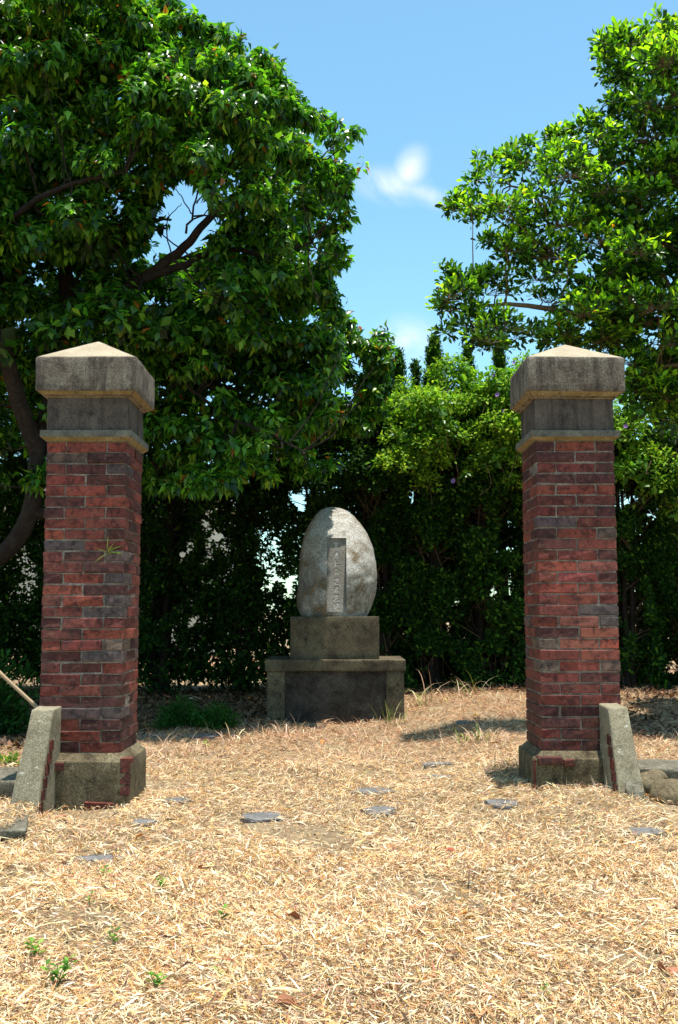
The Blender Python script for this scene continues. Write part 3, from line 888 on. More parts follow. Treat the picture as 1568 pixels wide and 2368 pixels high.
def cluster_leaves(c, o, k, L, W, droop, spread, up, jitter=.3, stem=.05):
    n = len(c) * k
    cc = np.repeat(c, k, 0); oo = np.repeat(o, k, 0)
    ref = norm(np.cross(oo, rand_unit(len(c)).repeat(k, 0)))
    ref2 = np.cross(oo, ref)
    ang = np.tile(np.arange(k) * 2.399, len(c)) + np.repeat(rng.uniform(0, 6.28, len(c)), k) + rng.normal(0, .25, n)
    rad = np.cos(ang)[:, None] * ref + np.sin(ang)[:, None] * ref2
    d = oo * up + rad * spread + np.array([0, 0, -1.]) * droop + rng.normal(0, jitter, (n, 3))
    d = norm(d)
    nn = oo * .6 + np.array([0, 0, 1.]) * .8 + rng.normal(0, .35, (n, 3))
    frac = np.tile(np.arange(k) / k, len(c))
    base = cc + oo * ((frac - .6) * stem * 2)[:, None] + d * .02
    s = np.exp(rng.normal(0, .16, n))
    return base, d, norm(nn), L * s, W * s * np.exp(rng.normal(0, .1, n))

GL = [(.026, .085, .011), (.058, .155, .016), (.011, .036, .008), (.13, .27, .028), (.21, .31, .035), (.34, .10, .02)]
def lt_front_ok(p):
    u, v = proj(p)
    return lt_ok(p) & (p[:, 1] > 8.25 + .95 * sstep(v, 480, 680))
front = sample_blobs(235, 8.25, 9.9, (-80, 880, -60, 1110), lt_front_ok, .17, .32, .215)
tips = np.array([[*P(u, v, Y), r] for u, v, Y, r in ((805, 330, 8.9, .22), (808, 420, 8.9, .20), (775, 480, 8.9, .17), (780, 588, 9.0, .15), (720, 330, 8.9, .28), (600, 165, 9.0, .28),
    (560, 170, 9.1, .3), (380, 60, 9.2, .3), (470, 140, 9.2, .3), (655, 250, 9.0, .25), (735, 700, 9.1, .24), (690, 640, 9.2, .3), (850, 800, 9.2, .2), (800, 790, 9.2, .26),
    (865, 850, 9.2, .16), (700, 1040, 9.0, .22), (640, 1030, 8.9, .22), (735, 1080, 9.0, .12), (620, 470, 8.8, .28), (700, 450, 8.8, .26), (110, 50, 9.1, .4), (30, 120, 8.9, .4), (250, 130, 9.1, .35), (830, 930, 9.3, .2))])
back = sample_blobs(130, 10.2, 13.4, (-120, 800, -60, 1040), lt_ok, .38, .62, .46)
outer = sample_blobs(60, 8.2, 13.0, (-700, -60, -300, 1000), lt_ok, .5, .75, .6)
topb = sample_blobs(40, 8.8, 13.0, (-200, 330, -500, -40), lt_ok, .45, .65, .5)
over = np.stack([rng.uniform(-.46, -.06, 26), rng.uniform(9.9, 10.7, 26), rng.uniform(2.9, 4.7, 26), rng.uniform(.22, .32, 26)], -1)
over2 = np.array([[*P(u, v, Y), r] for u, v, Y, r in ((850, 800, 11.3, .22), (800, 790, 11.3, .28), (868, 848, 11.3, .18), (828, 935, 11.3, .24), (760, 860, 11.2, .3), (765, 960, 11.2, .28),
    (835, 875, 11.4, .24), (790, 990, 11.4, .2), (730, 900, 11.0, .3), (705, 985, 11.0, .26), (735, 790, 11.1, .3), (850, 930, 11.5, .16), (790, 720, 11.3, .14), (720, 640, 10.9, .26))])
over = np.vstack([over, over2])
roof = np.stack([rng.uniform(-4.2, -.75, 150), rng.uniform(8.75, 13.6, 150), rng.uniform(3.5, 5.6, 150), rng.uniform(.34, .5, 150)], -1)
roof = roof[lt_ok(roof[:, :3])]
fb = np.vstack([front, tips, over])
def fringe(poly, n, Ylo, Yhi, r0, r1, box, out=14):
    res = []
    while len(res) < n:
        i = rng.integers(len(poly)); a = np.array(poly[i], float); b = np.array(poly[(i + 1) % len(poly)], float)
        q = a + (b - a) * rng.random() + rng.normal(0, out, 2)
        if not (box[0] < q[0] < box[1] and box[2] < q[1] < box[3]): continue
        p = np.array(P(q[0], q[1], rng.uniform(Ylo, Yhi)))
        if keeps_light(p[None])[0]: res.append([*p, rng.uniform(r0, r1)])
    return np.array(res)
fr = fringe(LT_POLY, 110, 8.7, 9.8, .05, .11, (0, 900, 0, 1130), 13)
fr2 = fringe(LT_POLY, 30, 11.1, 11.6, .08, .14, (700, 900, 700, 1000))
c1, o1, b1 = crown(fb, 760, lt_ok, .62)
cf, of_, bf = crown(np.vstack([fr, fr2]), 1300, keeps_light, .9)
c1 = np.concatenate([c1, cf]); o1 = np.concatenate([o1, of_]); b1 = np.concatenate([b1, bf + len(fb)])
fb = np.vstack([fb, fr, fr2])
back = np.vstack([back, roof])
c2, o2, b2 = crown(back, 200, lt_ok)
c3, o3, b3 = crown(np.vstack([outer, topb]), 75, lt_ok)
VV, FF, CC, off = [], [], [], 0
def acc(a):
    global off
    v, f, c = a
    VV.append(v); FF.append(f + off); CC.append(c); off += len(v)
La = list(cluster_leaves(c1, o1, 8, .088, .047, .55, .85, .35, .25, .06))
col = pick(GL, [26, 30, 16, 22, 8, 1.6], len(La[0]), .22)
bend = rng.uniform(.6, 1.6, len(La[0]))
# the three hundred leaves that show largest become leaves of their own
uu, vv = proj(La[0]); cand = np.where((uu > 5) & (uu < 880) & (vv > 5) & (vv < 1120))[0]
out_ness = -np.array([La[0][k][1] for k in cand]) + .12 * np.abs(La[2][cand][:, 1])
cand = cand[np.argsort(-out_ness)][:2600]
cand = rng.permutation(cand)[:300]
maskk = np.ones(len(La[0]), bool); maskk[cand] = False
leaf_children(lt, [x[cand] for x in La[:5]] + [col[cand], bend[cand]], T_BROAD, M['leaf'], 12)
acc(leaves_mesh(T_BROAD4, *[x[maskk] for x in La[:5]], col[maskk], bend[maskk]))
Lb = cluster_leaves(c2, o2, 8, .115, .062, .5, .9, .3)
acc(leaves_mesh(T_SMALL, *Lb, pick(GL, [34, 24, 30, 10, 2, .5], len(Lb[0]))))
Lc = cluster_leaves(c3, o3, 8, .18, .11, .4, .9, .3)
acc(leaves_mesh(T_SMALL, *Lc, pick(GL, [34, 24, 30, 10, 2, .5], len(Lc[0]))))
set_props(mk('crown', np.concatenate(VV), [np.concatenate(FF)], M['leaf'], lt, col=np.concatenate(CC)), kind='stuff')

def twig_mesh(name, root, blobs, skel, c, o, bi, mat, r_limb, r_twig, frac=1.0):
    paths = []
    for b in blobs:
        if b[3] < .14 or (abs(b[0] + .26) < .25 and 9.8 < b[1] < 10.8 and b[2] < 4.8): continue
        j = np.argmin(np.linalg.norm(skel - b[:3], axis=1) + .3 * np.maximum(0, skel[:, 2] - b[2]))
        if np.linalg.norm(skel[j] - b[:3]) > 1.15: continue
        s = skel[j]; m = (s + b[:3]) / 2 + np.array([0, 0, -.08 * np.linalg.norm(s - b[:3])])
        paths.append((smooth_path([s, m, b[:3]], 7, .01), np.linspace(r_limb, r_limb * .4, 7)))
    V1, F1 = tube_arrays(paths, 5)
    keep = rng.random(len(c)) < frac
    a = blobs[bi[keep], :3]; e = c[keep]
    a = a + (e - a) * .12
    V2, F2 = sticks(a, e, np.full(len(a), r_twig), np.full(len(a), r_twig * .4))
    return set_props(mk(name, np.concatenate([V1, V2]), [F1, F2 + len(V1)], mat, root), kind='stuff')
twig_mesh('twigs', lt, fb, skel, c1, o1, b1, M['bark'], .009, .003, .8)
twig_mesh('twigs', lt, np.vstack([back]), skel, c2, o2, b2, M['bark'], .012, .004, .5)
print('left tree leaves', len(La[0]), len(Lb[0]), len(Lc[0]))

# ------------------------------------------------------------------ right tree (small upright leaves)
RT_POLY = [(958, 768), (975, 700), (1030, 640), (1075, 640), (1120, 655), (1140, 585), (1125, 545), (1110, 500), (1045, 490), (1060, 465), (1105, 430), (1105, 380), (1130, 365), (1165, 360), (1215, 350),
           (1290, 320), (1350, 300), (1385, 270), (1440, 270), (1435, 215), (1425, 180), (1445, 165), (1435, 130), (1395, 118), (1405, 90), (1450, 80), (1500, 60), (1530, 50), (1575, 30), (1800, -300), (2600, -300), (2600, 1000),
           (1600, 1050), (1500, 985), (1440, 940), (1430, 860), (1400, 815), (1290, 795), (1230, 775), (1180, 765), (1160, 815), (1120, 805), (1080, 780), (1020, 770)]
RT_GAPS = [([(1210, 700), (1300, 705), (1290, 745), (1215, 750), (1185, 725)], .75), ([(1340, 540), (1400, 560), (1390, 610), (1350, 600)], .4), ([(1120, 560), (1160, 590), (1140, 620)], .8), ([(1460, 560), (1500, 540), (1510, 580)], .5)]
def rt_ok(p):
    u, v = proj(p)
    ok = inpoly(u, v, RT_POLY) & inpoly(u - 7, v, RT_POLY) & inpoly(u - 4, v - 12, RT_POLY)
    iu = np.clip(((u - 700) / 7).astype(int), 0, 199); iv = np.clip((v / 7).astype(int), 0, 219)
    ok &= ~((THOLE[iu, iv] > .36) & (u < 1560) & (v > 150))
    for g, pr in RT_GAPS: ok &= ~(inpoly(u, v, g) & (rng.random(len(p)) < pr))
    return ok & keeps_light(p)
rt = empty('fig_tree', (4.3, 9.0, 0), 'fig tree with small bright yellow-green leaves reaching in from the right over the pillar', 'tree')
rpaths = [(smooth_path([(4.3, 9.0, -.1), (4.25, 9.0, 1.2), (4.1, 9.0, 2.2), (3.9, 9.0, 2.9)], 14), np.linspace(.22, .12, 14))]
R0 = (3.9, 9.0, 2.9)
def rl(lst, r0, r1, start=None):
    pts = pp(lst)
    if start is not None: pts = np.vstack([[start], pts])
    n = 4 * len(pts); rpaths.append((smooth_path(pts, n, .005), np.linspace(r0, r1, n)))
rl([(1568, 762, 8.8), (1470, 748, 8.75), (1380, 735, 8.75), (1250, 712, 8.75), (1130, 705, 8.75), (1040, 720, 8.75)], .055, .007, R0)
rl([(1640, 620, 8.9), (1570, 585, 8.8), (1500, 545, 8.8), (1400, 510, 8.8), (1300, 470, 8.8), (1180, 430, 8.8)], .06, .008, R0)
rl([(1568, 690, 8.7), (1535, 640, 8.7), (1490, 610, 8.7), (1400, 600, 8.7)], .03, .008, R0)
rl([(1430, 740, 8.75), (1390, 690, 8.7), (1330, 640, 8.7), (1290, 590, 8.7)], .02, .006)
rl([(1620, 500, 8.9), (1600, 350, 8.9), (1560, 220, 8.9), (1480, 150, 8.9), (1410, 105, 8.9)], .06, .008, R0)
rl([(1580, 420, 8.9), (1520, 370, 8.9), (1420, 340, 8.9)], .03, .006)
rl([(1600, 850, 8.6), (1500, 860, 8.5), (1450, 870, 8.5)], .03, .008, R0)
rl([(1900, 500, 9.2), (2000, 200, 9.2)], .08, .03, R0)
V, F = tube_arrays(rpaths, 8)
mk('trunk', V, [F], M['bark_light'], rt, smooth=True)
rskel = np.concatenate([p for p, r in rpaths])
rfront = sample_blobs(92, 8.15, 9.6, (970, 1590, 60, 980), rt_ok, .17, .29, .23)
rtips = np.array([[*P(u, v, Y), r] for u, v, Y, r in ((985, 755, 8.75, .10), (1020, 720, 8.75, .14), (1070, 690, 8.75, .18), (1110, 740, 8.75, .2), (1065, 485, 8.75, .10), (1110, 470, 8.75, .14), (1135, 410, 8.75, .17),
    (1180, 395, 8.75, .16), (1415, 110, 8.9, .09), (1460, 120, 8.9, .15), (1500, 100, 8.9, .18), (1450, 185, 8.9, .12), (1540, 90, 8.9, .2), (1160, 780, 8.7, .12), (1230, 400, 8.75, .2), (1310, 370, 8.75, .2), (1370, 320, 8.8, .18), (1180, 610, 8.7, .2), (1150, 660, 8.7, .2), (1250, 650, 8.7, .2), (1550, 800, 8.5, .22), (1500, 900, 8.5, .22), (1460, 850, 8.5, .18), (1550, 930, 8.5, .22))])
rback = sample_blobs(85, 8.6, 10.2, (1350, 1700, 100, 950), rt_ok, .25, .42, .3)
router = sample_blobs(50, 7.6, 10.5, (1760, 2400, -100, 900), rt_ok, .4, .65, .5)
rb = np.vstack([rfront, rtips])
fr = fringe(RT_POLY, 80, 8.5, 9.1, .05, .10, (950, 1568, 30, 830), 9)
c1, o1, b1 = crown(rb, 820, rt_ok, .68, .3)
cf, of_, bf = crown(fr, 1500, keeps_light, .8)
c1 = np.concatenate([c1, cf]); o1 = np.concatenate([o1, of_]); b1 = np.concatenate([b1, bf + len(rb)])
rb = np.vstack([rb, fr])
c2, o2, b2 = crown(rback, 350, rt_ok)
c3, o3, b3 = crown(router, 90, rt_ok)
VV, FF, CC, off = [], [], [], 0
GR = [(.032, .095, .011), (.085, .22, .016), (.21, .42, .022), (.34, .54, .035), (.015, .045, .009), (.40, .18, .02)]
La = list(cluster_leaves(c1, o1, 7, .064, .035, -.15, .75, .65, .28, .05))
tipf = np.tile(np.arange(7) >= 3, len(c1)) & (np.repeat(o1[:, 2], 7) > .25)
col = np.where(tipf[:, None], pick(GR, [3, 20, 40, 28, 0, .3], len(La[0])), pick(GR, [30, 18, 4, 1, 40, .5], len(La[0])))
bend = rng.uniform(.5, 1.5, len(La[0]))
uu, vv = proj(La[0]); cand = np.where((uu > 960) & (uu < 1560) & (vv > 60) & (vv < 950))[0]
cand = cand[np.argsort(La[0][cand][:, 1])][:4500]
cand = rng.permutation(cand)[:300]
maskk = np.ones(len(La[0]), bool); maskk[cand] = False
leaf_children(rt, [x[cand] for x in La[:5]] + [col[cand], bend[cand]], T_OVAL, M['leaf_fig'], 12)
acc(leaves_mesh(T_OVAL, *[x[maskk] for x in La[:5]], col[maskk], bend[maskk]))
Lb = cluster_leaves(c2, o2, 7, .08, .045, .1, .8, .4)
acc(leaves_mesh(T_SMALL, *Lb, pick(GR, [34, 24, 6, 1, 30, .5], len(Lb[0]))))
Lc = cluster_leaves(c3, o3, 8, .15, .09, .1, .8, .4)
acc(leaves_mesh(T_SMALL, *Lc, pick(GR, [34, 24, 10, 2, 30, .5], len(Lc[0]))))
set_props(mk('crown', np.concatenate(VV), [np.concatenate(FF)], M['leaf_fig'], rt, col=np.concatenate(CC)), kind='stuff')
twig_mesh('twigs', rt, rb, rskel, c1, o1, b1, M['bark_light'], .008, .0028, .8)
print('right tree leaves', len(La[0]), len(Lb[0]), len(Lc[0]))

# ------------------------------------------------------------------ hedge row behind
GH = [(.022, .062, .011), (.038, .10, .015), (.014, .038, .009), (.13, .26, .03), (.21, .33, .04)]
HGAPS = [([(590, 1225), (640, 1215), (660, 1290), (640, 1345), (600, 1330)], .78), ([(500, 1240), (560, 1260), (555, 1330), (520, 1340)], .6), ([(25, 1290), (70, 1270), (100, 1330), (90, 1400), (50, 1390)], .75),
         ([(60, 1140), (100, 1130), (110, 1200), (80, 1220)], .6), ([(330, 1250), (350, 1250), (350, 1300), (330, 1300)], .5), ([(480, 1500), (640, 1495), (640, 1545), (480, 1540)], .35), ([(935, 1520), (1000, 1520), (1000, 1560), (935, 1560)], .3),
         ([(30, 1560), (80, 1560), (80, 1600), (30, 1600)], .5)]
HOLE = np.array([[mnoise.noise(Vector((a * .19, b * .16, 3.3))) + .9 * mnoise.noise(Vector((a * .05, b * .06, 9.1))) - .1 for b in range(85)] for a in range(330)])
def hedge_keep(p):
    u, v = proj(p); ok = np.ones(len(p), bool)
    for g, pr in HGAPS: ok &= ~(inpoly(u, v, g) & (rng.random(len(p)) < pr))
    iu = np.clip(((u + 200) / 6).astype(int), 0, 329); iv = np.clip(((v - 1100) / 6).astype(int), 0, 84)
    ok &= ~((HOLE[iu, iv] > .40) & (v > 1120) & (v < 1590))
    return ok & keeps_light(p)

def clumpy(p, sc=2.6, thr=-.06):
    return np.array([mnoise.noise(Vector((a * sc, b * sc * .8, c * sc * 1.2))) + .4 * mnoise.noise(Vector((a * 7, b * 7, c * 7))) > thr for a, b, c in p], bool)
def hedge_tree(name, cat, label, x, y, top, rad, spire=False, n=9000, L=.05, bright=1.0, group='hedge trees behind the monument', low=0.0):
    t = empty(name, (x, y, 0), label, cat, group)
    tp = []
    for k in range(4):
        a = rng.uniform(0, 6.28); r = rad * rng.uniform(.1, .45)
        tp.append((smooth_path([(x + .1 * math.cos(a), y + .1 * math.sin(a), -.05), (x + r * .6 * math.cos(a), y + r * .5 * math.sin(a), top * .35), (x + r * math.cos(a), y + r * .6 * math.sin(a), top * .8)], 12, .02), np.linspace(.055, .012, 12)))
    V, F = tube_arrays(tp, 6)
    mk('trunk', V, [F], M['bark'], t, smooth=True)
    # foliage: wide above, drawn in below
    n = int(n * 1.28)
    h = rng.beta(1.5, 1.15, n) * (top - low) + low
    if spire:
        prof = rad * np.clip(1.05 - (h / top) ** 1.6, .04, 1) * (1 + .45 * np.sin(h * 17 + x * 9) + .25 * np.sin(h * 41))
    else:
        f = h / top
        prof = rad * (0.60 + .12 * math.sin(x * 7.1) + .42 * sstep(f, .48, .76)) * np.sqrt(np.clip(1 - ((f - .62) / .40).clip(0) ** 2, .02, 1))
    a = rng.uniform(0, 2 * math.pi, n)
    lump = 1 + .22 * np.sin(a * 3 + h * 2.6 + x) + .13 * np.sin(a * 5 - h * 4.3 + y * 2) + .10 * np.sin(h * 9 + a * 2)
    rr = prof * lump * np.where(rng.random(n) < .6, rng.uniform(.85, 1.05, n), np.sqrt(rng.uniform(.05, .9, n)))
    p = np.stack([x + rr * np.cos(a), y + rr * np.sin(a) * .8, h], -1)
    o = norm(np.stack([np.cos(a), np.sin(a), np.full(n, .5)], -1))
    m = hedge_keep(p)
    if not spire: m &= clumpy(p)
    p, o = p[m], o[m]
    if spire:
        Lf = cluster_leaves(p + rng.normal(0, .02, p.shape), o * .6 + np.array([0, 0, .8]), 5, L * 1.25, L * .42, -.3, .55, .7, .3, .05)
    else:
        Lf = cluster_leaves(p, o, 5, L, L * .5, .05, .8, .45, .3, .05)
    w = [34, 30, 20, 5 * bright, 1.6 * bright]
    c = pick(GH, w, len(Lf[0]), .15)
    set_props(mk('foliage', *leaves_fix(leaves_mesh(T_SMALL, *Lf, c)), M['leaf_hedge'], t, col=np.repeat(c, 4, 0)), kind='stuff')
    if spire: return t
    nt_ = 260
    i0 = rng.integers(0, len(p), nt_)
    a0 = np.stack([x + rng.normal(0, .12, nt_), y + rng.normal(0, .1, nt_), p[i0][:, 2] - rng.uniform(.1, .6, nt_)], -1)
    V2, F2 = sticks(a0, p[i0], np.full(nt_, .008), np.full(nt_, .002))
    set_props(mk('twigs', V2, [F2], M['bark'] if x < .4 else M['bark_light'], t), kind='stuff')
    return t
def leaves_fix(a): return a[0], [a[1]]

def hx(u, Y): return P(u, 1300, Y)[0]
def hz(v, Y): return P(0, v, Y)[2]
HT = [  # u, Y, v_top, radius, spire, n, label, name, category, brightness
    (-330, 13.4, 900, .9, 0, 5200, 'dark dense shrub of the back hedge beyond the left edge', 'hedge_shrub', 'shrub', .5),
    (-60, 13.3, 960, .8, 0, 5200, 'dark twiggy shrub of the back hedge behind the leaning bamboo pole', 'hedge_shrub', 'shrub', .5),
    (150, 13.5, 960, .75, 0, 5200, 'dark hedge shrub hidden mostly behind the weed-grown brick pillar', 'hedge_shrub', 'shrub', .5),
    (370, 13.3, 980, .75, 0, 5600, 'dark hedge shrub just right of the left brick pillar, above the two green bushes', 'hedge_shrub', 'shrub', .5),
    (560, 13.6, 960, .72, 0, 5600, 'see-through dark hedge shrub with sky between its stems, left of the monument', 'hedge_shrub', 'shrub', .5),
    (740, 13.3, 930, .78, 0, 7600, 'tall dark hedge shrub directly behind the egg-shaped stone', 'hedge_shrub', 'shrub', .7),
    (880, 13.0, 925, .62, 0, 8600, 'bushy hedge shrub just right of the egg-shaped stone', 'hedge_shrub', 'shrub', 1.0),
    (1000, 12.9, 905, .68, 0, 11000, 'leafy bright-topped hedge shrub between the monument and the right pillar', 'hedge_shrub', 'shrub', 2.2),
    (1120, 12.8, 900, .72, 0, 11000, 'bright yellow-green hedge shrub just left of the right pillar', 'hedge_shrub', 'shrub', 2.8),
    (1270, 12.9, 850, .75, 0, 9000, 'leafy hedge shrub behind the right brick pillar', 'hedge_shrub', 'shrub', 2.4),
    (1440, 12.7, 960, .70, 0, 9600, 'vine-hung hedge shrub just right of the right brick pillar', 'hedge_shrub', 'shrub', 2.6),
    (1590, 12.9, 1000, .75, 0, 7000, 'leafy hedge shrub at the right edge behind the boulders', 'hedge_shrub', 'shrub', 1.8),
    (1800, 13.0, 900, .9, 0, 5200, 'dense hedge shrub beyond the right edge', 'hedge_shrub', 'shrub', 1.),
    (860, 14.0, 812, .42, 1, 4200, 'dark green cypress top at the edge of the big left tree', 'cypress', 'cypress', .5),
    (925, 13.9, 818, .26, 1, 3000, 'thin dark leafy spire, first one right of the big left tree', 'cypress', 'cypress', .8),
    (965, 13.7, 842, .16, 1, 1800, 'lowest thin spire between two taller ones above the hedge', 'cypress', 'cypress', .8),
    (1008, 13.6, 786, .36, 1, 6500, 'tallest cypress spire standing out of the hedge against the sky', 'cypress', 'cypress', 4.),
    (1087, 13.5, 800, .22, 1, 3200, 'slim cypress spire between the tallest one and the right pillar', 'cypress', 'cypress', 4.),
    (1163, 13.5, 790, .22, 1, 3000, 'small cypress spire just left of the right pillar cap', 'cypress', 'cypress', 4.),
    (900, 13.6, 828, .14, 1, 1600, 'short leafy spire beside the big left tree, left of the first thin spire', 'cypress', 'cypress', .9),
]
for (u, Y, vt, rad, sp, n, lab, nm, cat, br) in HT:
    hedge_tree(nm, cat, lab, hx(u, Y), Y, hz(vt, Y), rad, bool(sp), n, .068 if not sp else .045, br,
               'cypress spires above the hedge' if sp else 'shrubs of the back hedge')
# an inner screen of stems and leaves that closes the hedge behind
n = 30000
hx0 = rng.uniform(-5.5, 5.5, n); hy0 = rng.uniform(13.3, 14.7, n); hz0 = rng.uniform(.15, 3.1, n)
p = np.stack([hx0, hy0, hz0], -1); p = p[hedge_keep(p)]
Lf = cluster_leaves(p, rand_unit(len(p)), 4, .09, .05, .1, .8, .3)
c = pick(GH, [34, 30, 24, 4, 1], len(Lf[0]))
V, F, _ = leaves_mesh(T_SMALL, *Lf, c)
set_props(mk('undergrowth', V, [F], M['leaf_hedge'], col=np.repeat(c, 4, 0)), 'dense dark undergrowth closing the back of the hedge row', 'undergrowth', kind='stuff')

# vine thrown over the hedge tops, with violet flowers
vine = empty('flowering_vine', (1.9, 12.4, 0), 'fine-leaved yellow-green vine with violet flowers spread over the hedge tops', 'vine')
vb = []
for u, v, Y, r in ((1015, 862, 12.6, .17), (1048, 852, 12.6, .20), (1090, 880, 12.6, .16), (1210, 852, 12.5, .2), (940, 892, 12.8, .13), (1060, 885, 12.5, .2), (1035, 912, 12.5, .22), (1075, 925, 12.5, .20), (980, 930, 12.5, .22), (1050, 950, 12.3, .26), (1110, 950, 12.3, .26), (1165, 925, 12.4, .22), (1190, 960, 12.2, .3), (1000, 990, 12.2, .22),
                   (1010, 1075, 12.15, .20), (985, 1120, 12.2, .18), (1200, 1010, 12.1, .26), (1150, 990, 12.1, .24), (1225, 890, 12.5, .26), (1200, 1060, 12.2, .2), (1450, 1010, 12.1, .26), (1480, 1060, 12.1, .24),
                   (1460, 950, 12.2, .26), (1440, 1100, 12.1, .2), (1540, 1080, 12.1, .26), (1560, 960, 12.3, .3), (1520, 1130, 12.1, .2), (940, 930, 12.6, .2), (920, 985, 12.5, .2), (1080, 1010, 12.2, .2), (1120, 1050, 12.2, .16), (1180, 1120, 12.25, .14), (1560, 1180, 12.2, .16), (900, 1060, 12.5, .16)):
    vb.append([*P(u, v, Y), r])
for k in range(46):
    u = rng.uniform(890, 1620); v = rng.uniform(915, 1110) + 25 * math.sin(u * .02)
    vb.append([*P(u, v, rng.uniform(12.05, 12.6)), rng.uniform(.14, .30)])
vb = np.array(vb)
c1, o1, b1 = crown(vb, 1500, lambda p: keeps_light(p), .8, .3)
Lf = cluster_leaves(c1, o1, 5, .055, .03, .1, .8, .5)
c = pick([(.05, .12, .018), (.11, .23, .025), (.20, .36, .03), (.32, .46, .05)], [16, 24, 32, 28], len(Lf[0]), .2)
V, F, _ = leaves_mesh(T_SMALL, *Lf, c)
set_props(mk('foliage', V, [F], M['leaf_hedge'], vine, col=np.repeat(c, 4, 0)), kind='stuff')
m_ = (np.sin(c1[:, 0] * 3.7 + 1) * np.sin(c1[:, 2] * 5.1) > .25) & (rng.random(len(c1)) < .22)
Lf = cluster_leaves(c1[m_] + o1[m_] * .05, o1[m_], 4, .10, .065, .3, .8, .4)
c = pick([(.10, .24, .03), (.16, .32, .04), (.05, .13, .02)], [3, 2, 2], len(Lf[0]))
V, F, _ = leaves_mesh(T_OVAL, *Lf, c)
set_props(mk('broad_leaves', V, [F], M['leaf_fig'], vine, col=np.repeat(c, 7, 0)), kind='stuff')
paths = []
for k in range(46):
    b = vb[rng.integers(len(vb))]; s = b[:3] + rand_unit(1)[0] * b[3] + np.array([0, -.08, 0])
    e = s + np.array([rng.normal(0, .12), rng.uniform(-.12, .02), -rng.uniform(.08, .45)])
    paths.append((smooth_path([s, (s + e) / 2 + rng.normal(0, .05, 3), e], 8), np.linspace(.004, .0025, 8)))
V, F = tube_arrays(paths, 4)
set_props(mk('dry_stems', V, [F], M['bark_light'], vine), kind='stuff')
fl_col = np.array([(.50, .30, .72)])
ang = np.arange(10) * 2 * math.pi / 10
fv = np.vstack([[0, 0, -.35]] + [[math.cos(a) * (1 if i % 2 == 0 else .86), math.sin(a) * (1 if i % 2 == 0 else .86), 0] for i, a in enumerate(ang)])
ff = np.array([(0, 1 + k, 1 + (k + 1) % 10) for k in range(10)])
fcol = np.vstack([[(.30, .12, .5)], np.repeat(fl_col, 10, 0)])
fme = raw_mesh('flower', fv, [ff], M['petal'], col=fcol)
for u, v, Y, s in ((1048, 1112, 12.0, .033), (1150, 912, 12.0, .032), (1188, 838, 12.1, .024), (1142, 868, 12.1, .022), (1447, 985, 11.85, .03), (1483, 962, 11.85, .026), (1163, 950, 12.0, .02)):
    p = P(u, v, Y)
    o = link('flower', fme, vine, Vector(p) - Vector(vine.location), (math.radians(75), rng.uniform(-.4, .4), rng.uniform(-.6, .6)))
    o.scale = (s,) * 3

# ------------------------------------------------------------------ pale building behind the hedge
bld = empty('pale_building', (-9, 26, 0), 'cream plastered flat-roofed building glimpsed through the hedge at left', 'building')
rbox('wall', box_pts(-16, -3.2, 25, 31, -.3, 3.9), M['plaster'], bld, .01, 2, 0.0)
rbox('roof_slab', box_pts(-16.3, -2.9, 24.6, 31.3, 3.903, 4.1), M['plaster'], bld, .01, 2, 0.0)

# ------------------------------------------------------------------ flagstones
def flag(u, v, wpx, label, aspect=.66, tilt=0.0, mat='slate', zoff=.016, seed=0):
    x, y = G(u, v, .03)
    d = math.hypot(y, CAM_H)
    w = wpx / FPX * d * .55
    z = float(gh(x, y))
    n = 9; rs = random.Random(seed + int(u))
    bm = bmesh.new()
    top, bot = [], []
    for k in range(n):
        a = 2 * math.pi * k / n + rs.uniform(-.28, .28); r = rs.uniform(.72, 1.2)
        px, py = x + math.cos(a) * w * r, y + math.sin(a) * w * r * aspect * 1.5
        top.append(bm.verts.new((px, py, z + zoff + tilt * (px - x))))
        bot.append(bm.verts.new((px * 1.0, py, z - .03)))
    bm.faces.new(top)
    for k in range(n): bm.faces.new((bot[k], bot[(k + 1) % n], top[(k + 1) % n], top[k]))
    bmesh.ops.bevel(bm, geom=[e for e in bm.edges if all(v.co.z > z for v in e.verts)], offset=.005, segments=2, affect='EDGES')
    o = bm_obj('flagstone', bm, M[mat])
    for v_ in o.data.vertices: v_.co -= Vector((x, y, z))
    o.location = (x, y, z)
    set_props(o, label, 'flagstone', 'flat slate stones set in the straw-covered ground')
    return (x, y, w * 1.0, w * aspect * 1.5)
FL = [flag(615, 1877, 92, 'blue-grey flagstone midway between left pillar and centre, pointed like a low mound'),
      flag(868, 1826, 92, 'wide flagstone in the centre, rear one of the close middle pair'),
      flag(880, 1877, 82, 'flagstone in the centre, front one of the close middle pair'),
      flag(1160, 1865, 78, 'rounded flagstone just left of the right pillar foot'),
      flag(412, 1842, 56, 'small round flagstone right of the left pillar foot'),
      flag(330, 1893, 60, 'thin half-buried flagstone in front of the left pillar foot'),
      flag(228, 1972, 120, 'large cracked flagstone nearest the camera on the left', .5, seed=5),
      flag(150, 1985, 48, 'broken dark sliver of slate left of the large cracked flagstone', .5, seed=6),
      flag(1015, 1760, 76, 'narrow flagstone farthest back, left of the right pillar', .42),
      flag(1015, 1792, 74, 'narrow flagstone second from the back, left of the right pillar', .42),
      flag(1485, 1930, 84, 'flagstone in the straw in front of the two boulders at right'),
      flag(478, 1702, 84, 'grey flagstone lying in the tree shade below the green bushes', .5, seed=3),
      flag(355, 1698, 60, 'pale thin slab in the tree shade just right of the left pillar', .5, seed=4),
      flag(1078, 1690, 50, 'small flagstone by the grass tuft behind the narrow ones', .6)]

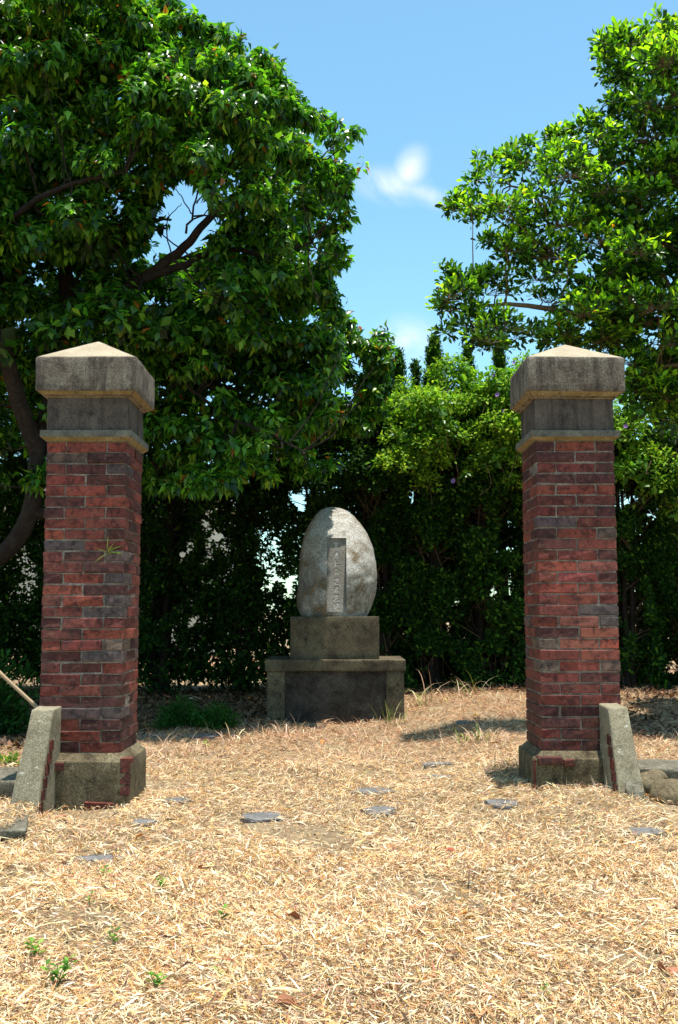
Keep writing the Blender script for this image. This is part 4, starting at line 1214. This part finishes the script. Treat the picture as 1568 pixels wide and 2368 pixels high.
# rubble and boulders
def boulder(name, cx_, cy_, cz, r, label, seed, cat='boulder', mat='boulder'):
    bm = bmesh.new()
    bmesh.ops.create_icosphere(bm, subdivisions=4, radius=1)
    for v_ in bm.verts:
        k = 1 + .18 * vnoise(v_.co, 1.1, seed) + .05 * vnoise(v_.co, 3.5, seed) + .015 * vnoise(v_.co, 11, seed)
        v_.co = Vector((v_.co.x * r[0] * k, v_.co.y * r[1] * k, v_.co.z * r[2] * k))
    o = bm_obj(name, bm, M[mat], None, True)
    o.location = (cx_, cy_, cz)
    return set_props(o, label, cat)
x, y, z = P(1505, 1832, 5.72); boulder('boulder', x, y, z + .045, (.088, .09, .070), 'smooth brown boulder beside the right wing stub, under the slab edge', 3.0)
x, y, z = P(1552, 1858, 5.62); boulder('boulder', x, y, z + .04, (.120, .11, .088), 'larger lichen-grey boulder at the right edge in front of the brown one', 8.0)
x, y, z = P(1500, 1806, 5.92); boulder('boulder', x + .04, y, z + .02, (.07, .06, .045), 'small stone wedged between the brown boulder and the broken slab', 5.0)
def slab(pts, label, mat, seed):
    c0 = Vector([sum(p[i] for p in pts[:4]) / 4 for i in range(3)])
    bm = bmesh.new(); hexa(bm, [Vector(p) - c0 for p in pts], .008, 6); roughen(bm, .012, 12, seed)
    o = bm_obj('broken_slab', bm, M[mat], None, True); o.location = c0
    return set_props(o, label, 'slab', 'broken concrete slabs beside the wing stubs', 'thing')
slab([(1.72, 5.98, .10), (2.6, 5.80, .08), (2.7, 6.35, .08), (1.74, 6.3, .10), (1.72, 5.98, .185), (2.6, 5.80, .155), (2.7, 6.35, .17), (1.74, 6.3, .19)], 'broken concrete slab behind the two boulders right of the right wing stub', 'rubble', 3)
slab([(1.55, 5.52, -.05), (1.655, 5.52, -.05), (1.67, 5.63, -.05), (1.56, 5.63, -.05), (1.56, 5.55, .125), (1.64, 5.55, .115), (1.66, 5.62, .16), (1.57, 5.62, .17)], 'broken concrete lump at the foot of the right wing stub', 'rubble', 9)
slab([(-2.7, 4.66, .035), (-1.50, 4.84, .03), (-1.66, 5.40, .02), (-2.7, 5.40, .03), (-2.7, 4.66, .085), (-1.47, 4.84, .07), (-1.62, 5.40, .065), (-2.7, 5.40, .08)], 'thin straw-strewn slab jutting out low in front of the left wing stub', 'rubble', 5)
slab([(-2.8, 5.9, -.04), (-1.80, 5.9, -.04), (-1.78, 6.4, -.04), (-2.8, 6.4, -.04), (-2.8, 5.9, .125), (-1.80, 5.9, .12), (-1.78, 6.4, .12), (-2.8, 6.4, .125)], 'grey concrete slab behind the left wing stub at the left edge', 'rubble', 6)

# leaning bamboo pole
a, b = np.array(P(-160, 1408, 6.47)), np.array(P(88, 1638, 6.45))
b = b + (b - a) * .55
n = 40; pts = a + (b - a) * np.linspace(0, 1, n)[:, None]
rad = np.full(n, .0115); rad[::8] = .0135
V, F = tube_arrays([(pts, rad)], 10)
cc = np.tile(np.array([(.46, .33, .20)]), (len(V), 1)) * np.repeat(np.where(np.arange(n) > 27, .45, 1.0), 10)[:, None]
pole = mk('bamboo_pole', V - a, [F], M['straw'], col=cc, smooth=True); pole.location = a
set_props(pole, 'old bamboo pole slanting down behind the left pillar from the left edge', 'pole')

# ------------------------------------------------------------------ straw and grass
def clear_of(x, y, pad=0.0):
    ok = np.ones(len(x), bool)
    for fx, fy, fa, fb_ in FL:
        ok &= ((x - fx) / (fa * .74 + pad)) ** 2 + ((y - fy) / (fb_ * .68 + pad)) ** 2 > 1
    ok &= ~((np.abs(x + 1.486) < .285) & (np.abs(y - 6.07) < .29))
    ok &= ~((np.abs(x - 1.42) < .285) & (np.abs(y - 6.21) < .29))
    ok &= ~((x > -1.75) & (x < -1.60) & (y > 5.55) & (y < 5.9)); ok &= ~((x > 1.54) & (x < 1.68) & (y > 5.6) & (y < 6))
    ok &= ~((x > -.75) & (x < .68) & (y > 10.0) & (y < 10.9))
    return ok
ST = [(.76, .54, .29), (.88, .73, .49), (.68, .40, .15), (.56, .27, .09), (.34, .22, .13), (.15, .09, .06), (.70, .50, .31), (.44, .18, .10)]
def litter(n, ylo, yhi, xr, Ls, Ws, w, lift, pitch_sd=.25):
    y = rng.uniform(ylo, yhi, n); x = rng.uniform(-1, 1, n) * (xr + y * .36)
    # uneven cover: thin where the soil shows
    cov = np.sin(x * 3.1 + 1.3 * np.sin(y * 2.2)) * np.sin(y * 4.1 + 1.1 * np.sin(x * 2.7)) + .5 * np.sin(x * 8.3 + y * 5.1)
    m = clear_of(x, y) & ((cov > -.75) | (rng.random(n) < .25)); x, y = x[m], y[m]; n = len(x)
    # local combing so that stalks lie in drifts
    a = 1.2 * np.sin(x * 1.9 + y * 1.3) + rng.normal(0, .95, n) + np.where(rng.random(n) < .5, 0, math.pi)
    d = np.stack([np.cos(a), np.sin(a) * .8, rng.normal(.03, pitch_sd, n)], -1)
    nn = np.stack([rng.normal(0, .35, n), rng.normal(0, .35, n), np.ones(n)], -1)
    L = rng.uniform(*Ls, n) * np.exp(rng.normal(0, .25, n)); W = rng.uniform(*Ws, n)
    z = gh(x, y) + rng.uniform(.002, lift, n)
    z = np.where((x < -1.56) & (y > 4.86) & (y < 5.38), np.maximum(z, .070 + rng.uniform(.002, lift, n)), z)
    patch = .5 + .5 * np.sin(x * 2.1 + 1.7 * np.sin(y * 1.5)) * np.sin(y * 3.3 + 1.9 * np.sin(x * 1.3 + 2))
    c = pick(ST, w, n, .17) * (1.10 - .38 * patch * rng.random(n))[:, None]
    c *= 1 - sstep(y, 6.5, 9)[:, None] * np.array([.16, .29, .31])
    return np.stack([x, y, z], -1), d, nn, L, W, c
VV, FF, CC, off = [], [], [], 0
TB = T_BLADE
def acc_l(a, k=3, T=None):
    T = T or TB
    acc(leaves_mesh((T[0] + np.array([0, -.5, 0]), T[1]), *a, bend=rng.normal(0, k, len(a[0]))))
TB = (T_BLADE[0].copy(), T_BLADE[1]); TB[0][:, 2] = [0, .02, .03, .02, .01, -.005]
acc_l(litter(120000, 2.4, 4.6, .30, (.018, .070), (.0010, .0038), [27, 22, 17, 9, 9, 8, 11, 4], .030, .42))
acc_l(litter(9000, 2.4, 4.8, .30, (.035, .085), (.003, .0075), [26, 30, 18, 11, 5, 3, 12, 5], .034, .35))
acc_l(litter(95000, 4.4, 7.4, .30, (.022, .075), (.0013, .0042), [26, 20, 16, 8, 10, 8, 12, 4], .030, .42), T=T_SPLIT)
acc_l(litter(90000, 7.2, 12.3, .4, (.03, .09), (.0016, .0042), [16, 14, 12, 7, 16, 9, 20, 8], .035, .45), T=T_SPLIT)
acc_l(litter(9000, 12.3, 24, 2, (.12, .3), (.012, .03), [14, 10, 12, 9, 18, 10, 18, 9], .04, .3), T=T_SPLIT)
acc_l(litter(1100, 2.4, 7.5, .35, (.07, .16), (.004, .008), [26, 24, 16, 8, 4, 2, 18, 4], .04, .10), 1.6)
set_props(mk('straw_litter', np.concatenate(VV), [np.concatenate(FF)], M['straw'], col=np.concatenate(CC)), 'pale dry straw and bamboo leaf litter covering the whole ground', 'straw', kind='stuff')

# dark brown leaves added where the ground is shaded, to darken it there
n = 16000
y = rng.uniform(8.0, 13.6, n); x = rng.uniform(-5, 4.6, n)
sc_ = sstep(y + .9 * np.sin(x * 1.7), 8.4, 9.3) * (1 - sstep(x, -1.0, -.3)) + sstep(y, 11.5, 12.2) + .5 * sstep(x, 1.9, 2.4) * sstep(y, 7.5, 8.5)
m = (rng.random(n) < sc_) & clear_of(x, y); x, y = x[m], y[m]; n = len(x)
a_ = rng.uniform(0, 6.28, n)
c = pick([(.10, .055, .03), (.15, .085, .045), (.065, .038, .024), (.22, .13, .07), (.28, .12, .05)], [30, 24, 26, 10, 5], n, .2)
V, F, c = leaves_mesh(T_BROAD, np.stack([x, y, gh(x, y) + rng.uniform(.02, .05, n)], -1), np.stack([np.cos(a_), np.sin(a_), rng.normal(0, .2, n)], -1),
                      np.stack([rng.normal(0, .3, n), rng.normal(0, .3, n), np.ones(n)], -1), rng.uniform(.05, .10, n), rng.uniform(.03, .055, n), c, rng.normal(.3, 1.2, n))
set_props(mk('shade_leaf_litter', V, [F], M['straw'], col=c), 'dark brown leaves added to deepen shade under the big tree and along the hedge foot', 'leaf litter', kind='stuff')

# soil clods and grit
n = 5200
y = rng.uniform(2.4, 8, n); x = rng.uniform(-1, 1, n) * (.35 + y * .36)
r = np.exp(rng.normal(-5.3, .45, n)); m = clear_of(x, y); x, y, r = x[m], y[m], r[m]; n = len(x)
oc = np.array([(1, 0, 0), (0, 1, 0), (-1, 0, 0), (0, -1, 0), (0, 0, 1), (0, 0, -1)], float)
of = np.array([(0, 1, 4), (1, 2, 4), (2, 3, 4), (3, 0, 4), (1, 0, 5), (2, 1, 5), (3, 2, 5), (0, 3, 5)])
V = (np.stack([x, y, gh(x, y) + .004], -1)[:, None] + oc[None] * (r[:, None, None] * rng.uniform(.5, 1.2, (n, 6, 1)))).reshape(-1, 3)
F = (of[None] + (np.arange(n) * 6)[:, None, None]).reshape(-1, 3)
set_props(mk('soil_clods', V, [F], M['soil']), 'small crumbs of dry soil between the straw', 'soil', kind='stuff')

def strands(x, y, L, W, az, lean, curl, seg=5):
    """arching grass ribbons"""
    n = len(x)
    s = np.linspace(0, 1, seg + 1)
    z0 = gh(x, y)
    out = []
    for t in s:
        th = lean + curl * t                       # angle from the vertical
        out.append(np.stack([np.sin(th), np.cos(th)], -1))
    out = np.array(out)                             # seg+1, n, 2
    step = np.cumsum(np.concatenate([np.zeros((1, n, 2)), (out[:-1] + out[1:]) / 2], 0), 0) * (L / seg)[None, :, None]
    cx_ = x + step[..., 0] * np.cos(az); cy_ = y + step[..., 0] * np.sin(az); cz = np.maximum(z0 + step[..., 1], z0 + .004)
    wv = np.stack([-np.sin(az), np.cos(az), np.zeros(n)], -1)
    c = np.stack([cx_, cy_, cz], -1)
    ww = (W[None, :] * np.array([1, 1, .9, .7, .45, .08][:seg + 1])[:, None])[..., None] / 2
    V = np.stack([c - wv * ww, c + wv * ww], 2)     # seg+1, n, 2, 3
    V = V.transpose(1, 0, 2, 3).reshape(-1, 3)
    k = np.arange(seg)[None, :] * 2; o_ = (np.arange(n) * (seg + 1) * 2)[:, None]
    F = np.stack([o_ + k, o_ + k + 1, o_ + k + 3, o_ + k + 2], -1).reshape(-1, 4)
    return V, F
DG = [(.55, .38, .22), (.64, .47, .29), (.42, .27, .16), (.30, .20, .13), (.70, .55, .36), (.50, .28, .17)]
n = 34000
y = rng.uniform(6.8, 12.6, n); x = rng.uniform(-1, 1, n) * (.5 + y * .36)
clump = np.sin(x * 4.3 + 2 * np.sin(y * 1.7)) + np.sin(y * 5.1 + 1.5 * np.sin(x * 2.9))
m = clear_of(x, y) & (rng.random(n) < .18 + .5 * sstep(clump, -.6, 1.2)) & (rng.random(n) < sstep(y, 6.6, 8.2) + .1); x, y = x[m], y[m]; n = len(x)
V, F = strands(x, y, rng.uniform(.08, .22, n), rng.uniform(.002, .005, n), rng.uniform(0, 6.28, n), rng.uniform(.3, 1.4, n), rng.uniform(.6, 2.4, n))
c = pick(DG, [20, 16, 18, 12, 12, 8], n, .15)
set_props(mk('dry_grass', V, [F], M['straw'], col=np.repeat(c, 12, 0)), 'matted dry brown grass around the monument and behind the pillars', 'grass', kind='stuff')

# loose fine dark stalks standing in the foreground
n = 900
y = 2.5 + 3.5 * rng.random(n) ** 1.7; x = rng.uniform(-.15, 1, n) ** 1.0 * (.35 + y * .36)
m = clear_of(x, y); x, y = x[m], y[m]; n = len(x)
V, F = strands(x, y, rng.uniform(.03, .13, n), rng.uniform(.0009, .0022, n), rng.uniform(0, 6.28, n), rng.uniform(0, .5, n), rng.uniform(-.3, .8, n))
set_props(mk('dead_stalks', V, [F], M['straw'], col=np.repeat(pick([(.14, .08, .06), (.22, .12, .08), (.30, .2, .12)], [1, 1, 1], n), 12, 0)), 'thin dark dead stalks sticking up through the foreground straw', 'stalks', kind='stuff')

def tuft(u, v, n, L, label, green, spread=.06, lean=(.0, .7), curl=(1.0, 2.7), W=(.004, .008)):
    if v < 1760: W = (W[0] * 1.2, W[1] * 1.25)
    x0, y0 = G(u, v, .03)
    r = empty('grass_tuft', (x0, y0, float(gh(x0, y0))), label, 'grass tuft', 'grass tufts standing out of the matted straw')
    x = x0 + rng.normal(0, spread, n); y = y0 + rng.normal(0, spread * .7, n)
    V, F = strands(x, y, rng.uniform(L * .5, L, n), rng.uniform(*W, n), rng.uniform(0, 6.28, n), rng.uniform(*lean, n), rng.uniform(*curl, n))
    c = np.where((rng.random(n) < green)[:, None], pick([(.22, .32, .05), (.34, .38, .08), (.10, .2, .03)], [2, 2, 1], n), pick(DG, [20, 16, 18, 6, 20, 4], n))
    set_props(mk('blades', V, [F], M['straw'], r, col=np.repeat(c, 12, 0)), kind='stuff')
tuft(985, 1645, 40, .62, 'tallest arching tuft of half-green grass just right of the monument plinth', .35, .10)
tuft(1085, 1635, 26, .52, 'arching green-gold tuft between the monument and the right pillar', .4, .09)
tuft(1150, 1640, 18, .36, 'low dry curling tuft just left of the right pillar at the hedge foot', .1, .09)
tuft(905, 1672, 18, .30, 'upright green blades against the right corner post of the plinth', .85, .05, (.0, .4), (.1, 1.1))
tuft(660, 1688, 40, .26, 'curling dry tuft in front of the left corner post of the plinth', .0, .12)
tuft(345, 1745, 60, .28, 'curly dry tuft at the right foot of the left pillar', .02, .14)
tuft(560, 1715, 46, .26, 'matted dry tuft at the edge of the tree shade, left of centre', .0, .14)
tuft(700, 1785, 90, .20, 'brown bushy clump of dry grass left of the middle flagstones', .0, .11)
tuft(1098, 1722, 46, .24, 'dark bushy tuft with some green blades in the shade patch left of the right pillar', .25, .09, (.0, .7))
tuft(1460, 1640, 12, .30, 'pale looping tuft behind the right wing stub', .0, .07)
tuft(1462, 1780, 130, .11, 'bright straw-coloured fine tuft between the right wing stub and the slab', .0, .035, (.0, .7), (.0, .6), (.0015, .003))
tuft(1190, 1790, 60, .22, 'brown dry tuft at the left foot of the right pillar', .0, .08)
tuft(825, 1795, 26, .16, 'flattened pale green-straw tuft behind the rear middle flagstone', .3, .06, (1.0, 1.5), (.1, .5))
tuft(1330, 1880, 46, .16, 'dark stubble tuft in front of the right pillar foot', .0, .12, (.0, .7), (.0, .9), (.0015, .003))

# ------------------------------------------------------------------ small green plants
WG = [(.13, .27, .04), (.18, .34, .06), (.09, .20, .035)]
def seedling(u, v, h, nleaf, Ls, label, dens=1, wide=.5):
    x0, y0 = G(u, v, .01); z0 = float(gh(x0, y0))
    r = empty('seedling', (x0, y0, z0), label, 'seedling', 'green seedlings in the foreground straw')
    stems = []
    bb, dd, nn = [], [], []
    for s in range(dens):
        az = rng.uniform(0, 6.28); e = np.array([x0 + .45 * h * math.cos(az) * (s > 0), y0 + .3 * h * math.sin(az) * (s > 0), z0 + .02 + h * rng.uniform(.7, 1)])
        b0 = np.array([x0, y0, z0 + .008])
        stems.append((smooth_path([b0, (b0 + e) / 2 + rng.normal(0, .004, 3), e], 6), np.linspace(.0016, .0010, 6)))
        for k in range(nleaf):
            f = .35 + .65 * k / max(1, nleaf - 1)
            a = k * 2.4 + s
            bb.append(b0 + (e - b0) * f); dd.append([math.cos(a), math.sin(a), .45]); nn.append([-math.cos(a) * .4, -math.sin(a) * .4, 1])
    V, F = tube_arrays(stems, 5)
    mk('stem', V, [F], M['straw'], r, col=np.tile([(.16, .24, .06)], (len(V), 1)))
    m = len(bb)
    leaf_children(r, [np.array(bb), np.array(dd), np.array(nn), rng.uniform(.9, 1.5, m) * Ls, np.full(m, Ls * .8) , pick(WG, [3, 2, 2], m), np.ones(m)], T_OVAL, M['leaf_hedge'], min(4, m))
seedling(85, 2222, .055, 5, .022, 'green seedling at far left, upper one of the lower-left pair', 3)
seedling(132, 2285, .075, 6, .024, 'bushiest green seedling at lower left', 4)
seedling(265, 2190, .050, 5, .020, 'small upright seedling right of the lower-left pair', 2)
seedling(515, 2120, .050, 4, .020, 'little seedling left of centre in the straw', 2)
seedling(375, 2062, .045, 5, .018, 'faint seedling in front of the large cracked flagstone', 3)
seedling(240, 2020, .022, 4, .030, 'two broad green leaves lying just below the large cracked flagstone', 1)
seedling(362, 2292, .040, 5, .022, 'wide low seedling near the bottom, right of the bushiest one', 3)
seedling(503, 2262, .020, 3, .018, 'tiny light green sprout near the bottom left of centre', 1)
seedling(1262, 2296, .045, 5, .015, 'lone jagged sprout near the bottom right', 1)
seedling(207, 2108, .040, 4, .016, 'thin yellow-green sprout above the small upright seedling', 1)
seedling(475, 1733, .05, 4, .03, 'yellow-green sprout at the edge of the tree shade', 1)

def bush(x0, y0, r, h, n, label, L=.03, cols=None, group=None):
    b = empty('green_bush', (x0, y0, 0), label, 'bush', group)
    d = rand_unit(n); d[:, 2] = np.abs(d[:, 2])
    rr = rng.uniform(.4, 1.05, n) * (1 + .2 * np.sin(d[:, 0] * 5 + d[:, 2] * 7))
    c = np.array([x0, y0, float(gh(x0, y0))]) + d * rr[:, None] * np.array([r, r * .8, h])
    Lf = cluster_leaves(c, norm(d + np.array([0, 0, .4])), 6, L, L * .4, -.1, .7, .6)
    cc = pick(cols or [(.03, .10, .018), (.05, .15, .025), (.02, .06, .012)], [3, 2, 2], len(Lf[0]))
    V, F, _ = leaves_mesh(T_SMALL, *Lf, cc)
    set_props(mk('foliage', V, [F], M['leaf_hedge'], b, col=np.repeat(cc, 4, 0)), kind='stuff')
    m = min(60, n)
    V, F = sticks(np.tile([[x0, y0, 0.]], (m, 1)) + rng.normal(0, .02, (m, 3)), c[:m], np.full(m, .003), np.full(m, .001))
    set_props(mk('stems', V, [F], M['bark_light'], b), kind='stuff')
x, y = G(485, 1692); bush(x, y, .24, .19, 900, 'feathery green bush in the tree shade, right one of the two', .03, group='low bushes in the tree shade')
x, y = G(408, 1690); bush(x, y, .20, .24, 700, 'darker feathery green bush in the tree shade, left one of the two', .03, group='low bushes in the tree shade')
bush(-3.1, 8.9, .42, .62, 420, 'broad-leaved green shrub at the left edge behind the bamboo pole', .08, [(.02, .07, .012), (.035, .11, .02), (.015, .05, .01)])
x, y = G(20, 1775); bush(x, y, .09, .06, 22, 'small yellow-green weed in lit straw left of the left wing stub', .045, [(.12, .22, .03), (.2, .28, .05)] + [(.08, .16, .03)])
# bright scraps of undergrowth at the hedge foot
# weed growing from the brick face
wx, wy, wz = P(252, 1280, 5.83)
wd = empty('wall_weed', (wx, wy, wz), 'small yellow-green grassy weed sprouting from the left pillar brickwork', 'weed')
n = 9; az = rng.uniform(-2.9, -.2, n); t = np.linspace(0, 1, 5)
bl = np.zeros((n, 3)); el = rng.uniform(-.5, 1.3, n)
dd = np.stack([np.cos(az) * np.cos(el), np.sin(az) * np.cos(el) * .5 - .2, np.sin(el)], -1)
leaf_children(wd, [np.tile([[wx, wy - .004, wz]], (n, 1)) + rng.normal(0, .004, (n, 3)), dd, np.tile([[0, -1., .3]], (n, 1)), rng.uniform(.05, .10, n), np.full(n, .006), pick([(.35, .36, .07), (.42, .36, .10), (.22, .30, .05)], [1, 1, 1], n), np.full(n, 1.)], T_BROAD, M['straw'], 4, 'blade')
V, F = sticks(np.array([[wx, wy + .01, wz - .01]]), np.array([[wx, wy - .02, wz + .03]]), [.002], [.001])
mk('stem', V, [F], M['straw'], wd, col=np.tile([(.3, .3, .08)], (len(V), 1)))

# ------------------------------------------------------------------ fallen leaves
def fallen(u, v, L, colr, label, curl=2.0):
    x, y = G(u, v, .03)
    tv, tf = T_BROAD
    Vl = tv.copy(); Vl[:, 1] -= .5; Vl[:, 0] *= .5; Vl[:, 2] *= curl
    o = link('fallen_leaf', raw_mesh('fallen_leaf', Vl * L, [tf], M['straw'], col=np.tile([colr], (len(tv), 1))), None, (x, y, float(gh(x, y)) + .035),
             (rng.uniform(-.3, .3), rng.uniform(-.4, .4), rng.uniform(0, 6.28)))
    set_props(o, label, 'fallen leaf')
OR, BR, RD, YL = (.52, .20, .05), (.28, .12, .06), (.36, .08, .04), (.66, .42, .06)
fallen(680, 2110, .09, BR, 'curled rust-brown leaf right of the little seedling left of centre')
fallen(672, 2320, .10, BR, 'folded rust-brown leaf near the bottom, right of the tiny sprout')
fallen(590, 2310, .10, (.24, .12, .07), 'crumpled dark brown leaf at the bottom, right of the tiny light green sprout')
fallen(318, 1925, .07, OR, 'orange leaf between the left pillar foot and the left mound-like flagstone')
fallen(1045, 1972, .06, RD, 'reddish scrap of leaf in the straw in front of the middle flagstone pair')
fallen(462, 2003, .05, RD, 'little red leaf in the straw right of the large cracked flagstone')
fallen(745, 1713, .09, OR, 'orange-yellow leaf in the dry grass in front of the plinth')
fallen(1108, 2385 - 60, .1, (.50, .26, .12), 'tan curled leaf near the bottom right of centre')
fallen(1098, 1678, .08, YL, 'yellow leaf behind the small flagstone in the dry grass')
fallen(1545, 2250, .12, (.40, .17, .10), 'reddish brown leaf at the right edge of the foreground')
fallen(1085, 2120, .07, OR, 'orange curled leaf in the middle of the foreground straw at right')
